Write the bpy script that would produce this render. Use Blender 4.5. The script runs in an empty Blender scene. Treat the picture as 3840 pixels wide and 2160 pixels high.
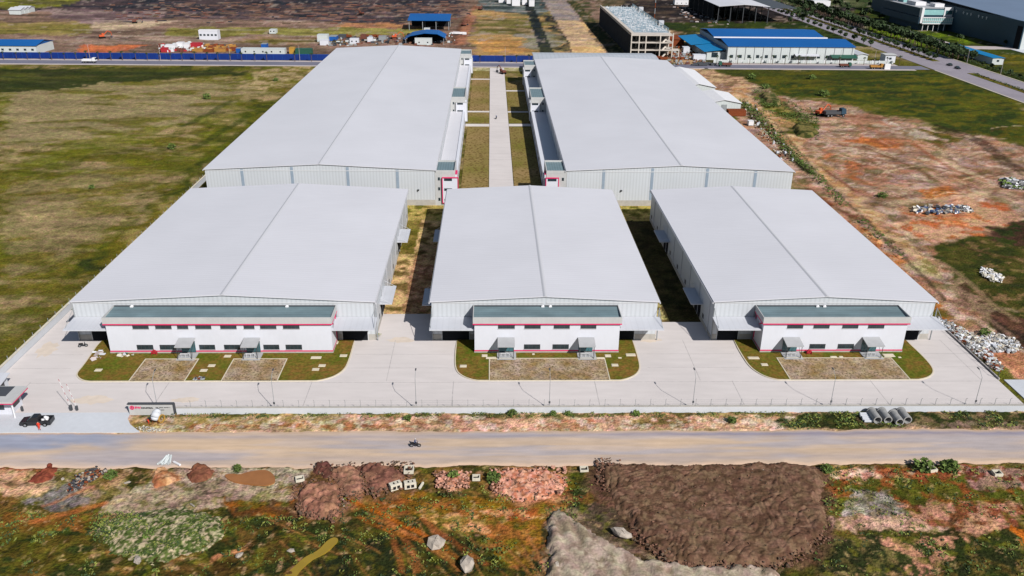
import bpy, bmesh, math, random
import numpy as np
from mathutils import Matrix, Vector
random.seed(7)
S = bpy.context.scene
COL = S.collection
# ------------------------------------------------------------------ camera
FO, PITCH, YAW, ROLL, CH = 3186.12, 0.420759, 0.0271221, 0.0114121, 80.0     # focal length in 3840-wide pixels
_f = np.array([math.sin(YAW)*math.cos(PITCH), math.cos(YAW)*math.cos(PITCH), -math.sin(PITCH)])
_r = np.array([math.cos(YAW), -math.sin(YAW), 0.0]); _u = np.cross(_r, _f)
CR = math.cos(ROLL)*_r+math.sin(ROLL)*_u; CU = -math.sin(ROLL)*_r+math.cos(ROLL)*_u
cam = bpy.data.objects.new("camera", bpy.data.cameras.new("camera")); COL.objects.link(cam)
cam.matrix_world = Matrix(((CR[0], CU[0], -_f[0], 0), (CR[1], CU[1], -_f[1], 0), (CR[2], CU[2], -_f[2], CH), (0, 0, 0, 1)))
cam.data.sensor_width = 36; cam.data.lens = FO/3840*36; cam.data.clip_start = 1; cam.data.clip_end = 9000
S.camera = cam
# ------------------------------------------------------------------ light
SUNV = Vector((0.72, -1.02, 1.0)).normalized()
ELEV = math.asin(SUNV.z); AZ = math.atan2(SUNV.x, SUNV.y)
w = bpy.data.worlds.new("World"); S.world = w; w.use_nodes = True
nt = w.node_tree; bg = nt.nodes["Background"]
sky = nt.nodes.new("ShaderNodeTexSky"); sky.sky_type = 'NISHITA'; sky.sun_disc = False
sky.sun_elevation = ELEV; sky.sun_rotation = AZ; sky.air_density = 1.2; sky.dust_density = 0.6
nt.links.new(sky.outputs[0], bg.inputs[0]); bg.inputs[1].default_value = 0.05
sl = bpy.data.lights.new("sun", 'SUN'); sl.energy = 4.5; sl.angle = math.radians(0.5); sl.color = (1.0, 0.955, 0.89)
so = bpy.data.objects.new("sun", sl); COL.objects.link(so); so.rotation_euler = SUNV.to_track_quat('Z', 'Y').to_euler(); so.location = (0, 0, 200)
S.view_settings.view_transform = 'Standard'; S.view_settings.look = 'None'; S.view_settings.exposure = 0.5; S.view_settings.gamma = 1
S.cycles.max_bounces = 4; S.cycles.diffuse_bounces = 2
K = 1.42
def G(px, py, z=0.0):
    """point of the photograph (3840 wide) -> place on the level z"""
    d = _f+(px-1920)/FO*CR-(py-1080)/FO*CU
    t = (z-CH)/d[2]; return (d[0]*t, d[1]*t)
def P(x, y, z=0.0): return G(x*1.490683, y*1.490683, z)
def lin(c): return tuple(((v/255)/12.92 if v <= 10.3 else (((v/255)+.055)/1.055)**2.4) for v in c)
def C(*c): return tuple(v/K for v in lin(c))
# ------------------------------------------------------------------ materials
MATS = {}
def pbr(name, col, rough=.8, metal=0., n=None, n2=None, bump=None, stripe=None, col2=None, spec=.3, attr=False, vor=None, tint=None):
    m = bpy.data.materials.new(name); m.use_nodes = True; t = m.node_tree; b = t.nodes["Principled BSDF"]
    b.inputs["Roughness"].default_value = rough; b.inputs["Metallic"].default_value = metal
    b.inputs["Specular IOR Level"].default_value = spec if rough < .9 else .04
    tc = t.nodes.new("ShaderNodeTexCoord").outputs["Object"]; L = t.links.new
    def noise(scale, det=4, stretch=None, lo=.3, hi=.7):
        src = tc
        if stretch:
            mp = t.nodes.new("ShaderNodeMapping"); L(src, mp.inputs[0]); mp.inputs["Scale"].default_value = stretch; src = mp.outputs[0]
        x = t.nodes.new("ShaderNodeTexNoise"); x.inputs["Scale"].default_value = scale; x.inputs["Detail"].default_value = det; L(src, x.inputs["Vector"])
        r = t.nodes.new("ShaderNodeMapRange"); r.inputs[1].default_value = lo; r.inputs[2].default_value = hi; L(x.outputs[0], r.inputs[0])
        return r.outputs[0]
    def mixc(a, bb, fac, mode='MIX'):
        x = t.nodes.new("ShaderNodeMix"); x.data_type = 'RGBA'; x.blend_type = mode
        for i, v in ((6, a), (7, bb)):
            if isinstance(v, tuple): x.inputs[i].default_value = (*v[:3], 1)
            else: L(v, x.inputs[i])
        if isinstance(fac, (int, float)): x.inputs[0].default_value = fac
        else: L(fac, x.inputs[0])
        return x.outputs[2]
    if attr:
        a = t.nodes.new("ShaderNodeVertexColor"); a.layer_name = "Col"; cur = a.outputs[0]
    else: cur = tuple(col)
    if n:
        sc, amp = n[:2]; st = n[2] if len(n) > 2 else None
        f = noise(sc, 5, st)
        if col2: cur = mixc(cur, tuple(col2), f)
        else: cur = mixc(cur, mixc((1-amp,)*3, (1+amp,)*3, f), 1.0, 'MULTIPLY')
    if n2:
        sc, amp = n2[:2]; st = n2[2] if len(n2) > 2 else None
        cur = mixc(cur, mixc((1-amp,)*3, (1+amp,)*3, noise(sc, 6, st)), 1.0, 'MULTIPLY')
    if tint:                      # two noises shift the hue: (scale, multiplier a, multiplier b)
        for (sc, ma, mb_) in tint: cur = mixc(cur, mixc(tuple(ma), tuple(mb_), noise(sc, 7, None, .36, .64)), 1.0, 'MULTIPLY')
    if vor:                       # pale or dark specks: (scale, threshold, colour)
        v = t.nodes.new("ShaderNodeTexVoronoi"); v.inputs["Scale"].default_value = vor[0]; L(tc, v.inputs["Vector"])
        q = t.nodes.new("ShaderNodeMapRange"); q.inputs[1].default_value = vor[1]+.12; q.inputs[2].default_value = vor[1]; L(v.outputs[0], q.inputs[0])
        cur = mixc(cur, tuple(vor[2]), q.outputs[0])
    hgt = None
    if stripe:                    # (direction, period, darkening[, duty]) ribs or joints
        dr, per, amp = stripe[:3]; duty = stripe[3] if len(stripe) > 3 else .5
        dp = t.nodes.new("ShaderNodeVectorMath"); dp.operation = 'DOT_PRODUCT'; L(tc, dp.inputs[0]); dp.inputs[1].default_value = dr
        mo = t.nodes.new("ShaderNodeMath"); mo.operation = 'DIVIDE'; L(dp.outputs["Value"], mo.inputs[0]); mo.inputs[1].default_value = per
        fr = t.nodes.new("ShaderNodeMath"); fr.operation = 'FRACT'; L(mo.outputs[0], fr.inputs[0])
        lt = t.nodes.new("ShaderNodeMath"); lt.operation = 'LESS_THAN'; L(fr.outputs[0], lt.inputs[0]); lt.inputs[1].default_value = duty
        cur = mixc(cur, mixc((1, 1, 1), (1-amp,)*3, lt.outputs[0]), 1.0, 'MULTIPLY'); hgt = lt.outputs[0]
    if isinstance(cur, tuple): b.inputs["Base Color"].default_value = (*cur[:3], 1)
    else: L(cur, b.inputs["Base Color"])
    if bump:
        bn = t.nodes.new("ShaderNodeBump"); bn.inputs["Strength"].default_value = bump[1]; bn.inputs["Distance"].default_value = bump[2]
        L(noise(bump[0], 6, None, 0, 1), bn.inputs["Height"]); L(bn.outputs[0], b.inputs["Normal"])
    MATS[name] = m; return m
V = C
pbr('roof_old', V(188,194,204), .5, 0, n=(.08,.06), stripe=((1,0,0), 2.2, .08, .3))
pbr('roof', V(221,221,229), .45, 0, n=(.05, .035), n2=(.9, .02, (.15, 1.6, 1)), stripe=((0,1,0), 1.05, .045, .3), spec=.4)
pbr('ridge', V(202,203,210), .5)
pbr('wall_metal', V(204,209,216), .5, 0, n=(.12, .03), stripe=((1,1,0), .9, .10, .42), spec=.4)
pbr('skylight', V(150,165,182), .35, 0, n=(1, .05))
pbr('white_wall', V(219,222,233), .75, 0, n=(.35, .02), n2=(2.5,.015,(1,1,.25)))
pbr('grey_wall', V(192,193,194), .8, 0, n=(.5, .05), n2=(2, .03, (1, 1, .2)))
pbr('plinth', V(182,178,172), .9, n=(1.2, .1))
pbr('magenta', V(222,40,105), .6, n=(2, .05))
pbr('office_roof', V(112,134,142), .5, 0, n=(.5, .16, (.3, 1, 1)), n2=(.25, .12), stripe=((0,1,0), .75, .16, .35))
pbr('tower_roof', V(118,140,148), .5, 0, n=(.5, .1), stripe=((1,0,0), .75, .2, .4))
pbr('canopy', V(204,207,216), .5, 0, n=(.3, .04), stripe=((1,0,0), 1.2, .04, .2))
pbr('canopy_grey', V(176,178,182), .6, 0, n=(.8, .06))
pbr('dark', (.012,.013,.016), .9)
pbr('glass', (.018,.03,.038), .12, 0, n=(.8, .3), spec=.6)
pbr('glass_teal', (.03,.085,.10), .15, 0, n=(.4, .35), spec=.6)
pbr('frame_dark', (.05,.05,.055), .5)
pbr('frame_light', (.45,.46,.48), .5)
pbr('concrete', V(216,209,208), .85, 0, n=(.045, .05), n2=(.7, .045, (.25, 1, 1)), bump=(3, .15, .02))
pbr('concrete_new', V(206,210,218), .85, 0, n=(.1, .05), n2=(1.2,.03))
pbr('joint', V(182,177,177), .9, n=(1, .3))
pbr('dust', V(221,207,194), .9, 0, n=(.5, .05), n2=(.7,.05))
pbr('kerb', V(214,204,184), .9, n=(1.5, .08))
pbr('block', V(215,208,192), .9, n=(1.2, .12), n2=(6,.06))
pbr('pipe', V(160,160,160), .9, n=(1.5, .15), n2=(5, .08))
pbr('stone', V(175,165,155), .95, n=(1.4, .18), bump=(3,.5,.1))
pbr('lawn', V(84,98,26), .95, n=(.16, 0, None), col2=V(132,100,52), n2=(2.2, .32), bump=(5, .6, .08), tint=((.9,(.8,1.05,.8),(1.15,.95,1.1)),))
pbr('paver', V(176,160,144), .95, n=(.3, 0), col2=V(142,116,78), n2=(2.4, .5), vor=(1.9, .2, V(96,82,46)), bump=(4, .5, .05), tint=((.5,(1,1.02,.86),(1.03,.97,1.03)),))
pbr('court', V(158,130,92), .95, n=(.045, 0), col2=V(116,112,48), n2=(1.4, .22), vor=(.85, .3, V(108,88,50)), bump=(4,.5,.05))
pbr('sand', V(205,172,135), .95, n=(.25, .1), n2=(1.6, .1), bump=(2,.5,.1))
pbr('asphalt', V(152,146,156), .95, n=(.08, .08), n2=(1, .08))
pbr('asphalt_dark', V(122,122,138), .95, n=(.06, .1), n2=(1, .08))
pbr('pavement', V(190,180,180), .95, n=(.3, .08))
pbr('blue_fence', V(8,48,128), .55, 0, n=(.15, .15), stripe=((1,0,0), 2.0, .12, .1))
pbr('blue_roof', V(10,92,166), .5, 0, n=(.05, .06), stripe=((1,0,0), 1.5, .05, .3))
pbr('cyan_roof', V(0,126,186), .5, 0, n=(.05, .06))
pbr('pale_panel', V(205,212,214), .7, 0, n=(.1, .05), stripe=((1,0,0), 1.2, .05, .3))
pbr('ochre', V(176,128,62), .8, n=(.6,.2))
pbr('white_paint', V(235,235,240), .5, n=(1,.03))
pbr('steel', V(150,155,160), .5, n=(1,.1))
pbr('steel_dark', V(75,78,84), .5)
pbr('raw_concrete', V(206,198,190), .9, n=(.3, .1))
pbr('scaffold', V(140,164,178), .6, n=(.6,.15))
pbr('formwork', V(168,182,192), .7, n=(.25,.2), n2=(1.2,.25,(1,.4,1)))
pbr('teal_wall', V(42,72,92), .6, 0, n=(.08,.1), stripe=((0,1,0), 2.2, .12, .2))
pbr('teal_glass', V(150,198,200), .25, 0, n=(.5,.1))
pbr('grey_roof', V(112,130,156), .6, 0, n=(.03, .06))
pbr('orange', V(205,92,50), .6, n=(2,.1))
pbr('dull_red', V(112,66,54), .7, n=(2,.15))
pbr('yellow', V(190,146,60), .6, n=(1,.12))
pbr('red', V(176,44,56), .55, n=(2,.1))
pbr('blue_paint', V(30,90,170), .5, n=(2,.1))
pbr('green_paint', V(40,90,75), .6, n=(2,.1))
pbr('rust', V(130,70,45), .9, n=(2,.2))
pbr('black_paint', (.014,.015,.018), .25, spec=.5)
pbr('tyre', (.012,.012,.012), .9)
pbr('hub', (.25,.26,.28), .4, .5)
pbr('skin', (.35,.2,.13), .7)
pbr('cloth_dark', (.02,.022,.03), .9)
pbr('cloth_orange', V(235,70,45), .8)
pbr('cloth_blue', V(70,90,130), .8)
pbr('hair', (.012,.01,.01), .7)
pbr('bark', (.10,.07,.05), .95, n=(3,.2))
pbr('leaf', V(88,108,46), .8, n=(.8, .35), n2=(5,.25))
pbr('leaf_far', V(54,72,40), .85, n=(.5, .35))
pbr('leaf_light', V(130,136,62), .8, n=(.8, .3))
pbr('clod_soil', V(132,98,82), .97, 0, n=(3,.25))
pbr('clod_pink', V(208,158,138), .97, 0, n=(3,.2))
pbr('shade_and_clutter', V(50,54,62), .9, n=(.3,.2))  # painted shade of the frame building's open side; also dark clutter pieces
pbr('puddle', V(158,132,48), .12, 0, n=(.5,.08), spec=.5)
pbr('water_orange', V(160,108,66), .25, 0, n=(.5,.1), spec=.3)
pbr('ground', (1,1,1), .97, 0, n=(2.4, .42), n2=(.45, .26), bump=(2.4, 1, .3), attr=True, tint=((.8,(.9,1.03,.8),(1.08,.97,1.03)),(.13,(.95,1.02,.9),(1.05,.99,1.03))))
pbr('soil', (1,1,1), .97, 0, n=(2.4, .24), n2=(.6, .14), bump=(2.6, .7, .15), attr=True, tint=((.7,(.95,1.02,.9),(1.06,.97,1.02)),))
pbr('road_dirt', (1,1,1), .97, 0, n=(1.2, .09, (.2,1,1)), n2=(.2, .07, (.3,1,1)), bump=(3, .4, .05), attr=True)
# ------------------------------------------------------------------ builders
class MB:
    def __init__(s): s.v = []; s.f = []; s.m = []
    def add(s, vs, fs, m=0):
        k = len(s.v); s.v += [tuple(map(float, q)) for q in vs]; s.f += [tuple(i+k for i in q) for q in fs]; s.m += [m]*len(fs); return s
    def box(s, x0, x1, y0, y1, z0, z1, m=0):
        return s.add([(x0,y0,z0),(x1,y0,z0),(x1,y1,z0),(x0,y1,z0),(x0,y0,z1),(x1,y0,z1),(x1,y1,z1),(x0,y1,z1)],
            [(0,3,2,1),(4,5,6,7),(0,1,5,4),(1,2,6,5),(2,3,7,6),(3,0,4,7)], m)
    def bev(s, x0, x1, y0, y1, z0, z1, b=.05, m=0):
        v = []
        for (z, i) in ((z0, b), (z0+b, 0), (z1-b, 0), (z1, b)):
            v += [(x0+i,y0+i,z),(x1-i,y0+i,z),(x1-i,y1-i,z),(x0+i,y1-i,z)]
        f = [(3,2,1,0),(12,13,14,15)]
        for r in range(3):
            for i in range(4): j = (i+1)%4; f.append((r*4+i, r*4+j, r*4+4+j, r*4+4+i))
        return s.add(v, f, m)
    def hexa(s, b, t, m=0):      # 4 bottom points, 4 top points
        return s.add(list(b)+list(t), [(0,3,2,1),(4,5,6,7),(0,1,5,4),(1,2,6,5),(2,3,7,6),(3,0,4,7)], m)
    def prism(s, pts, z0, z1, m=0):
        n = len(pts); return s.add([(*p, z0) for p in pts]+[(*p, z1) for p in pts],
            [tuple(range(n-1,-1,-1)), tuple(range(n,2*n))]+[(i,(i+1)%n,n+(i+1)%n,n+i) for i in range(n)], m)
    def cyl(s, a, b, r0, r1=None, n=8, m=0):
        r1 = r0 if r1 is None else r1; a = Vector(a); b = Vector(b); d = (b-a).normalized()
        u = d.orthogonal().normalized(); w_ = d.cross(u)
        v = [a+(u*math.cos(2*math.pi*i/n)+w_*math.sin(2*math.pi*i/n))*r0 for i in range(n)]+[b+(u*math.cos(2*math.pi*i/n)+w_*math.sin(2*math.pi*i/n))*r1 for i in range(n)]
        return s.add(v, [tuple(range(n-1,-1,-1)), tuple(range(n,2*n))]+[(i,(i+1)%n,n+(i+1)%n,n+i) for i in range(n)], m)
    def tube(s, a, b, ro, ri, n=20, m=0):
        a = Vector(a); b = Vector(b); d = (b-a).normalized(); u = d.orthogonal().normalized(); w_ = d.cross(u); v = []
        for p, r in ((a,ro),(b,ro),(b,ri),(a,ri)): v += [p+(u*math.cos(2*math.pi*i/n)+w_*math.sin(2*math.pi*i/n))*r for i in range(n)]
        f = []
        for k in range(4):
            for i in range(n): j = (i+1)%n; f.append((k*n+i, k*n+j, ((k+1)%4)*n+j, ((k+1)%4)*n+i))
        return s.add(v, f, m)
    def wheel(s, c, r, wd, ax='y', n=14, m=0):
        e = Vector((0,wd/2,0)) if ax == 'y' else Vector((wd/2,0,0)); c = Vector(c); return s.cyl(c-e, c+e, r, r, n, m)
    def ball(s, c, r, m=0, n=6, jit=0, sq=(1,1,1)):
        v = []; f = []
        for i in range(n+1):
            th = math.pi*i/n
            for j in range(2*n):
                ph = math.pi*j/n; q = r*(1+random.uniform(-jit, jit))
                v.append((c[0]+q*sq[0]*math.sin(th)*math.cos(ph), c[1]+q*sq[1]*math.sin(th)*math.sin(ph), c[2]+q*sq[2]*math.cos(th)))
        for i in range(n):
            for j in range(2*n): k = (j+1)%(2*n); f.append((i*2*n+j, (i+1)*2*n+j, (i+1)*2*n+k, i*2*n+k))
        return s.add(v, f, m)
    def build(s, name, mats, parent=None, smooth=False):
        me = bpy.data.meshes.new(name); me.from_pydata(s.v, [], s.f)
        if not isinstance(mats, (list, tuple)): mats = [mats]
        for q in mats: me.materials.append(MATS[q])
        me.polygons.foreach_set("material_index", s.m)
        if smooth: me.polygons.foreach_set("use_smooth", [True]*len(s.f))
        me.update(); o = bpy.data.objects.new(name, me); COL.objects.link(o)
        if parent:
            o.parent = parent
            o.location = -Vector(WORLD.get(parent.name, (0,0,0)))
            WORLD[o.name] = (0, 0, 0)
        return o
WORLD = {}
def thing(name, label, cat, loc=(0,0,0), group=None, local=False):
    o = bpy.data.objects.new(name, None); COL.objects.link(o); o.location = loc; o.empty_display_size = .5
    WORLD[o.name] = (0,0,0) if local else tuple(loc)
    o['label'] = label; o['category'] = cat
    if group: o['group'] = group
    return o
def tag(o, label, cat, group=None, kind=None):
    o['label'] = label; o['category'] = cat
    if group: o['group'] = group
    if kind: o['kind'] = kind
    return o
def struct(o, label=None, cat=None):
    o['kind'] = 'structure'; o['label'] = label or o.name.split('.')[0].replace('_', ' '); o['category'] = cat or 'ground'; return o
KIDS = {}
def dup(root, loc, rotz=0., scale=1., label=None, group=None):
    r = root.copy(); COL.objects.link(r); r.location = loc; r.rotation_euler = (0,0,rotz); r.scale = (scale,)*3 if not isinstance(scale, tuple) else scale
    if label: r['label'] = label
    if group: r['group'] = group
    if root.name not in KIDS: KIDS[root.name] = [(c, list(c.children)) for c in root.children]
    for ch, gs in KIDS[root.name]:
        c = ch.copy(); COL.objects.link(c); c.parent = r
        for g in gs: d = g.copy(); COL.objects.link(d); d.parent = c
    return r
# ------------------------------------------------------------------ noise (numpy)
def vnoise(x, y, seed):
    xi = np.floor(x).astype(np.int64); yi = np.floor(y).astype(np.int64); fx = x-xi; fy = y-yi
    fx = fx*fx*(3-2*fx); fy = fy*fy*(3-2*fy)
    def h(a, b):
        n = (a*374761393+b*668265263+seed*1442695041) & 0xffffffff
        n = ((n ^ (n >> 13))*1274126177) & 0xffffffff
        return ((n ^ (n >> 16)) & 0xffff)/65535.
    return (h(xi,yi)*(1-fx)+h(xi+1,yi)*fx)*(1-fy)+(h(xi,yi+1)*(1-fx)+h(xi+1,yi+1)*fx)*fy
def fbm(x, y, seed, o=4):
    s = 0; a = .5; t = 0
    for i in range(o): s = s+a*vnoise(x*2**i+i*17.3, y*2**i-i*9.1, seed+i); t += a; a *= .55
    return s/t
def sstep(x, a, b): q = np.clip((x-a)/(b-a), 0, 1); return q*q*(3-2*q)
def inside(px, py, poly):
    r = np.zeros(px.shape, bool); n = len(poly)
    for i in range(n):
        x0, y0 = poly[i]; x1, y1 = poly[(i+1)%n]
        if y0 == y1: continue
        c = ((y0 > py) != (y1 > py)) & (px < (x1-x0)*(py-y0)/(y1-y0)+x0); r ^= c
    return r
def edist(px, py, poly, closed=True):
    d = np.full(px.shape, 1e9); n = len(poly)
    for i in range(n if closed else n-1):
        x0, y0 = poly[i]; x1, y1 = poly[(i+1)%n]; dx, dy = x1-x0, y1-y0
        t = np.clip(((px-x0)*dx+(py-y0)*dy)/(dx*dx+dy*dy+1e-9), 0, 1)
        d = np.minimum(d, np.hypot(px-x0-t*dx, py-y0-t*dy))
    return d
def chaikin(p, k=2, closed=True):
    for _ in range(k):
        q = []; n = len(p)
        for i in range(n if closed else n-1):
            a, b = p[i], p[(i+1)%n]; q += [(.75*a[0]+.25*b[0], .75*a[1]+.25*b[1]), (.25*a[0]+.75*b[0], .25*a[1]+.75*b[1])]
        p = q
    return p
# ------------------------------------------------------------------ the ground: one sheet to the horizon
NR, NC = 720, 820
ang = np.linspace(math.atan2(80, 58), math.atan2(80, 900), NR-24)
Yr = np.concatenate([80/np.tan(ang), np.geomspace(930, 6000, 24)])
U_ = np.linspace(-1, 1, NC)
GX = (U_[None,:]*(.80*Yr[:,None]+24)); GY = np.repeat(Yr[:,None], NC, 1)
gx = GX.ravel(); gy = GY.ravel()
near = np.clip((gy-120)/250, 0, 1)
N = {}
def NF(scale, seed, st=(1,1), o=4):
    k = (scale, seed, st)
    if k not in N: N[k] = fbm(gx/scale/st[0], gy/scale/st[1], seed, o)
    return N[k]
wx = gx+(NF(3,1)-.5)*(4.2*(1-near))+(NF(.9,7)-.5)*(1.2*(1-near))+(NF(6,8)-.5)*9*sstep(near, .05, .4)+(NF(14,2)-.5)*(4+18*near)*near
wy = gy+(NF(3,3)-.5)*(3.4*(1-near))+(NF(.9,9)-.5)*(1.2*(1-near))+(NF(6,12)-.5)*9*sstep(near, .05, .4)+(NF(14,4)-.5)*(4+26*near)*near
hard = (gx+(NF(1.2,5)-.5)*.7, gy+(NF(1.2,6)-.5)*.7)
def mixn(a, b, f): return a[None,:]*(1-f[:,None])+b[None,:]*f[:,None]
A = lambda c: np.array(C(*c))
COLR = mixn(A((104,100,48)), A((140,124,92)), sstep(NF(9,10,(2.2,1)), .42, .62))
COLR = COLR*(1-.25*sstep(NF(5,11), .5, .7))[:,None]
def paint(pv, c, c2=None, s=4, thr=(.42,.6), st=(1,1), a=1., an=None, seed=20, raw=False, wpts=False, edge=None):
    poly = pv if wpts else [P(*q) for q in pv]
    X, Y = (hard if raw else (wx, wy))
    p = np.array(poly); m = 12 if raw else 30
    idx = np.nonzero((gx > p[:,0].min()-m) & (gx < p[:,0].max()+m) & (gy > p[:,1].min()-m) & (gy < p[:,1].max()+m))[0]
    idx = idx[inside(X[idx], Y[idx], poly)]
    if not len(idx): return
    col = np.repeat(A(c)[None,:], len(idx), 0)
    if c2 is not None:
        f = sstep(fbm(gx[idx]/s/st[0], gy[idx]/s/st[1], seed), *thr); col = col*(1-f[:,None])+A(c2)[None,:]*f[:,None]
    al = np.full(len(idx), float(a))
    if an: al *= sstep(fbm(gx[idx]/an[0], gy[idx]/an[0], seed+50), an[1], an[2])
    if edge is None and not raw: edge = min(3.5, .5+max(0, float(np.mean(gy[idx]))-125)/45)
    if edge: al *= sstep(edist(X[idx], Y[idx], poly), 0, edge)
    COLR[idx] = COLR[idx]*(1-al[:,None])+col*al[:,None]
def brush(pv, wd, c, a=.7, seed=90, wob=.6):
    poly = chaikin([P(*q) for q in pv], 2, False); p = np.array(poly); m = wd+4
    idx = np.nonzero((gx > p[:,0].min()-m) & (gx < p[:,0].max()+m) & (gy > p[:,1].min()-m) & (gy < p[:,1].max()+m))[0]
    X = gx[idx]+(NF(2,30)[idx]-.5)*wob*2; Y = gy[idx]+(NF(2,31)[idx]-.5)*wob*2
    d = edist(X, Y, poly, False); al = a*(1-sstep(d, wd*.35, wd))*(.6+.6*fbm(X/1.5, Y/1.5, seed)); al = np.clip(al, 0, 1)
    COLR[idx] = COLR[idx]*(1-al[:,None])+A(c)[None,:]*al[:,None]
# left field
LF = [(-400,166),(830,166),(700,260),(520,432),(500,470),(185,757),(-300,1150),(-900,1400)]
paint(LF, (108,100,46), (156,136,106), 8, (.42,.62), (2.2,.8))
paint(LF, (88,90,36), None, an=(5,.5,.68), a=.7)
paint(LF, (128,116,76), None, an=(2.6,.55,.7), a=.6, seed=31)
paint(LF, (104,106,36), None, an=(15,.5,.62), a=.6, seed=32)
paint([(0,225),(600,195),(720,190),(560,290),(300,340),(0,380)], (150,134,108), (112,104,56), 8, (.5,.66), (3,1), a=.85, seed=33)
paint([(0,470),(300,400),(450,420),(300,560),(150,660),(0,720)], (150,132,104), (120,108,60), 7, (.46,.6), (2,1), a=.6, seed=34)
paint([(-300,168),(640,168),(600,188),(380,205),(160,222),(-300,240)], (50,60,34), (78,80,40), 9, (.45,.65), (4,1), a=.9, seed=35)  # dark band: cloud shadow over the field, painted into the grass colour
paint([(640,172),(790,168),(760,200),(640,240),(600,220)], (168,148,118), (120,110,60), 5, (.45,.6), seed=36)
paint([(640,250),(760,230),(520,435),(430,520),(250,700),(120,700),(330,560),(470,430)], (92,94,30), (72,78,28), 6, (.45,.6), (1,1), a=.9, seed=37)
paint([(330,560),(480,470),(500,480),(390,600),(260,700),(200,690)], (118,106,46), (150,132,88), 5, (.5,.62), a=.7, seed=38)
paint([(150,650),(230,650),(300,670),(270,690),(190,670)], (48,60,28), a=.8)
paint([(540,540),(600,545),(540,600),(470,660),(440,640)], (170,155,130), (128,118,70), 3, (.45,.6), a=.7, seed=39)
for l in ([(660,270),(560,330),(440,400)], [(430,330),(500,300),(620,230)]): brush(l, 2.6, (62,74,24), .7)
# beyond the rear road, left
paint([(-900,-20),(1560,-20),(1560,152),(-900,140)], (142,116,108), (112,92,84), 18, (.4,.62), (4,1), seed=41)
paint([(-900,-30),(1180,-30),(1160,40),(1000,62),(780,52),(560,48),(300,44),(160,30),(-900,20)], (84,70,76), (52,54,66), 7, (.42,.6), (4,1), seed=42)
paint([(420,8),(1180,8),(1160,44),(800,52),(400,40)], (136,106,98), None, an=(7,.48,.6), a=.8, seed=142)
paint([(-900,-30),(300,-30),(170,16),(0,24),(-900,40)], (126,124,56), (100,96,60), 14, (.45,.6), (3,1), seed=43)
paint([(100,18),(430,30),(380,60),(230,60),(120,44)], (150,128,130), (112,92,98), 14, (.45,.6), (3,1), seed=44)
paint([(-900,55),(230,55),(225,86),(-900,90)], (132,120,72), (148,128,92), 10, (.45,.6), (3,1), seed=45)
paint([(225,55),(430,55),(385,72),(210,72)], (188,166,148), a=.9)
paint([(430,68),(1062,70),(1060,89),(400,90)], (142,134,84), (122,112,62), 9, (.45,.6), (3,1), seed=46)
paint([(620,94),(830,92),(900,112),(560,112)], (112,100,62), (138,112,92), 9, (.45,.6), (2,1), seed=47)
paint([(850,58),(1050,58),(1060,70),(840,70)], (182,132,100), (160,116,96), 9, seed=48)
paint([(205,112),(368,112),(305,134),(190,137)], (196,116,84), (176,104,80), 8, seed=49)
paint([(0,90),(600,92),(600,112),(0,112)], (150,126,118), (118,96,92), 9, (.45,.6), (3,1), a=.8, seed=50)
for y in (52, 74, 90, 99, 108): brush([(0,y),(500,y+1),(1050,y)], 2.4, (196,178,166), .55)
for y in (28, 40, 47): brush([(300,y),(700,y+3),(1150,y+4)], 4, (134,112,122), .5)
for y in (18, 34): brush([(400,y),(1200,y+4)], 4, (46,44,62), .6)
brush([(1150,132),(1165,80),(1195,25),(1210,5)], 6, (168,112,92), .8)
brush([(1130,132),(1150,80),(1180,25)], 2.5, (100,66,56), .6)
# beyond the rear road, middle
paint([(1190,22),(1400,22),(1450,142),(1185,142)], (176,142,104), (132,118,84), 10, (.45,.62), (4,1), seed=51)
paint([(1190,48),(1370,45),(1390,92),(1195,88)], (112,104,64), (150,128,104), 10, (.45,.6), (3,1), seed=52)
paint([(1200,104),(1320,95),(1370,128),(1220,134)], (204,152,98), (170,130,90), 8, (.45,.6), (3,1), seed=53)
paint([(1285,88),(1395,80),(1405,126),(1330,122)], (140,132,126), (120,118,96), 8, (.45,.6), (3,1), seed=54)
paint([(1200,-10),(1370,-10),(1375,40),(1210,26)], (74,84,88), (120,124,128), 10, (.5,.6), (3,1), seed=55)
paint([(1362,-10),(1392,-10),(1436,132),(1408,132)], (44,48,54), (84,80,66), 8, (.5,.62), seed=56)
paint([(1392,8),(1442,8),(1528,132),(1458,132)], (212,178,138), (196,158,118), 8, (.45,.6), seed=57)
paint([(1390,-10),(1436,-10),(1472,46),(1424,46)], (134,122,132), (150,130,128), 9, seed=58)
paint([(1438,-10),(1468,-10),(1566,132),(1524,132)], (78,80,56), (118,100,80), 6, (.48,.6), seed=59)
paint([(1468,-10),(2220,-10),(2230,76),(1690,80),(1560,30)], (52,46,50), (84,70,64), 12, (.5,.64), (2,1), seed=60)
paint([(1652,54),(2120,54),(2190,120),(1700,80)], (52,66,26), (66,74,34), 10, seed=61)
paint([(1470,-10),(1620,-10),(1560,16),(1500,20)], (92,84,66), (120,100,84), 8, seed=62)
paint([(1630,78),(1720,78),(1730,110),(1760,150),(1790,190),(1700,200),(1670,140)], (186,156,128), (128,100,84), 6, (.45,.62), seed=63)
paint([(1700,82),(1730,78),(1850,170),(1790,170)], (60,62,40), (104,92,66), 6, (.5,.62), seed=64)
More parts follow.
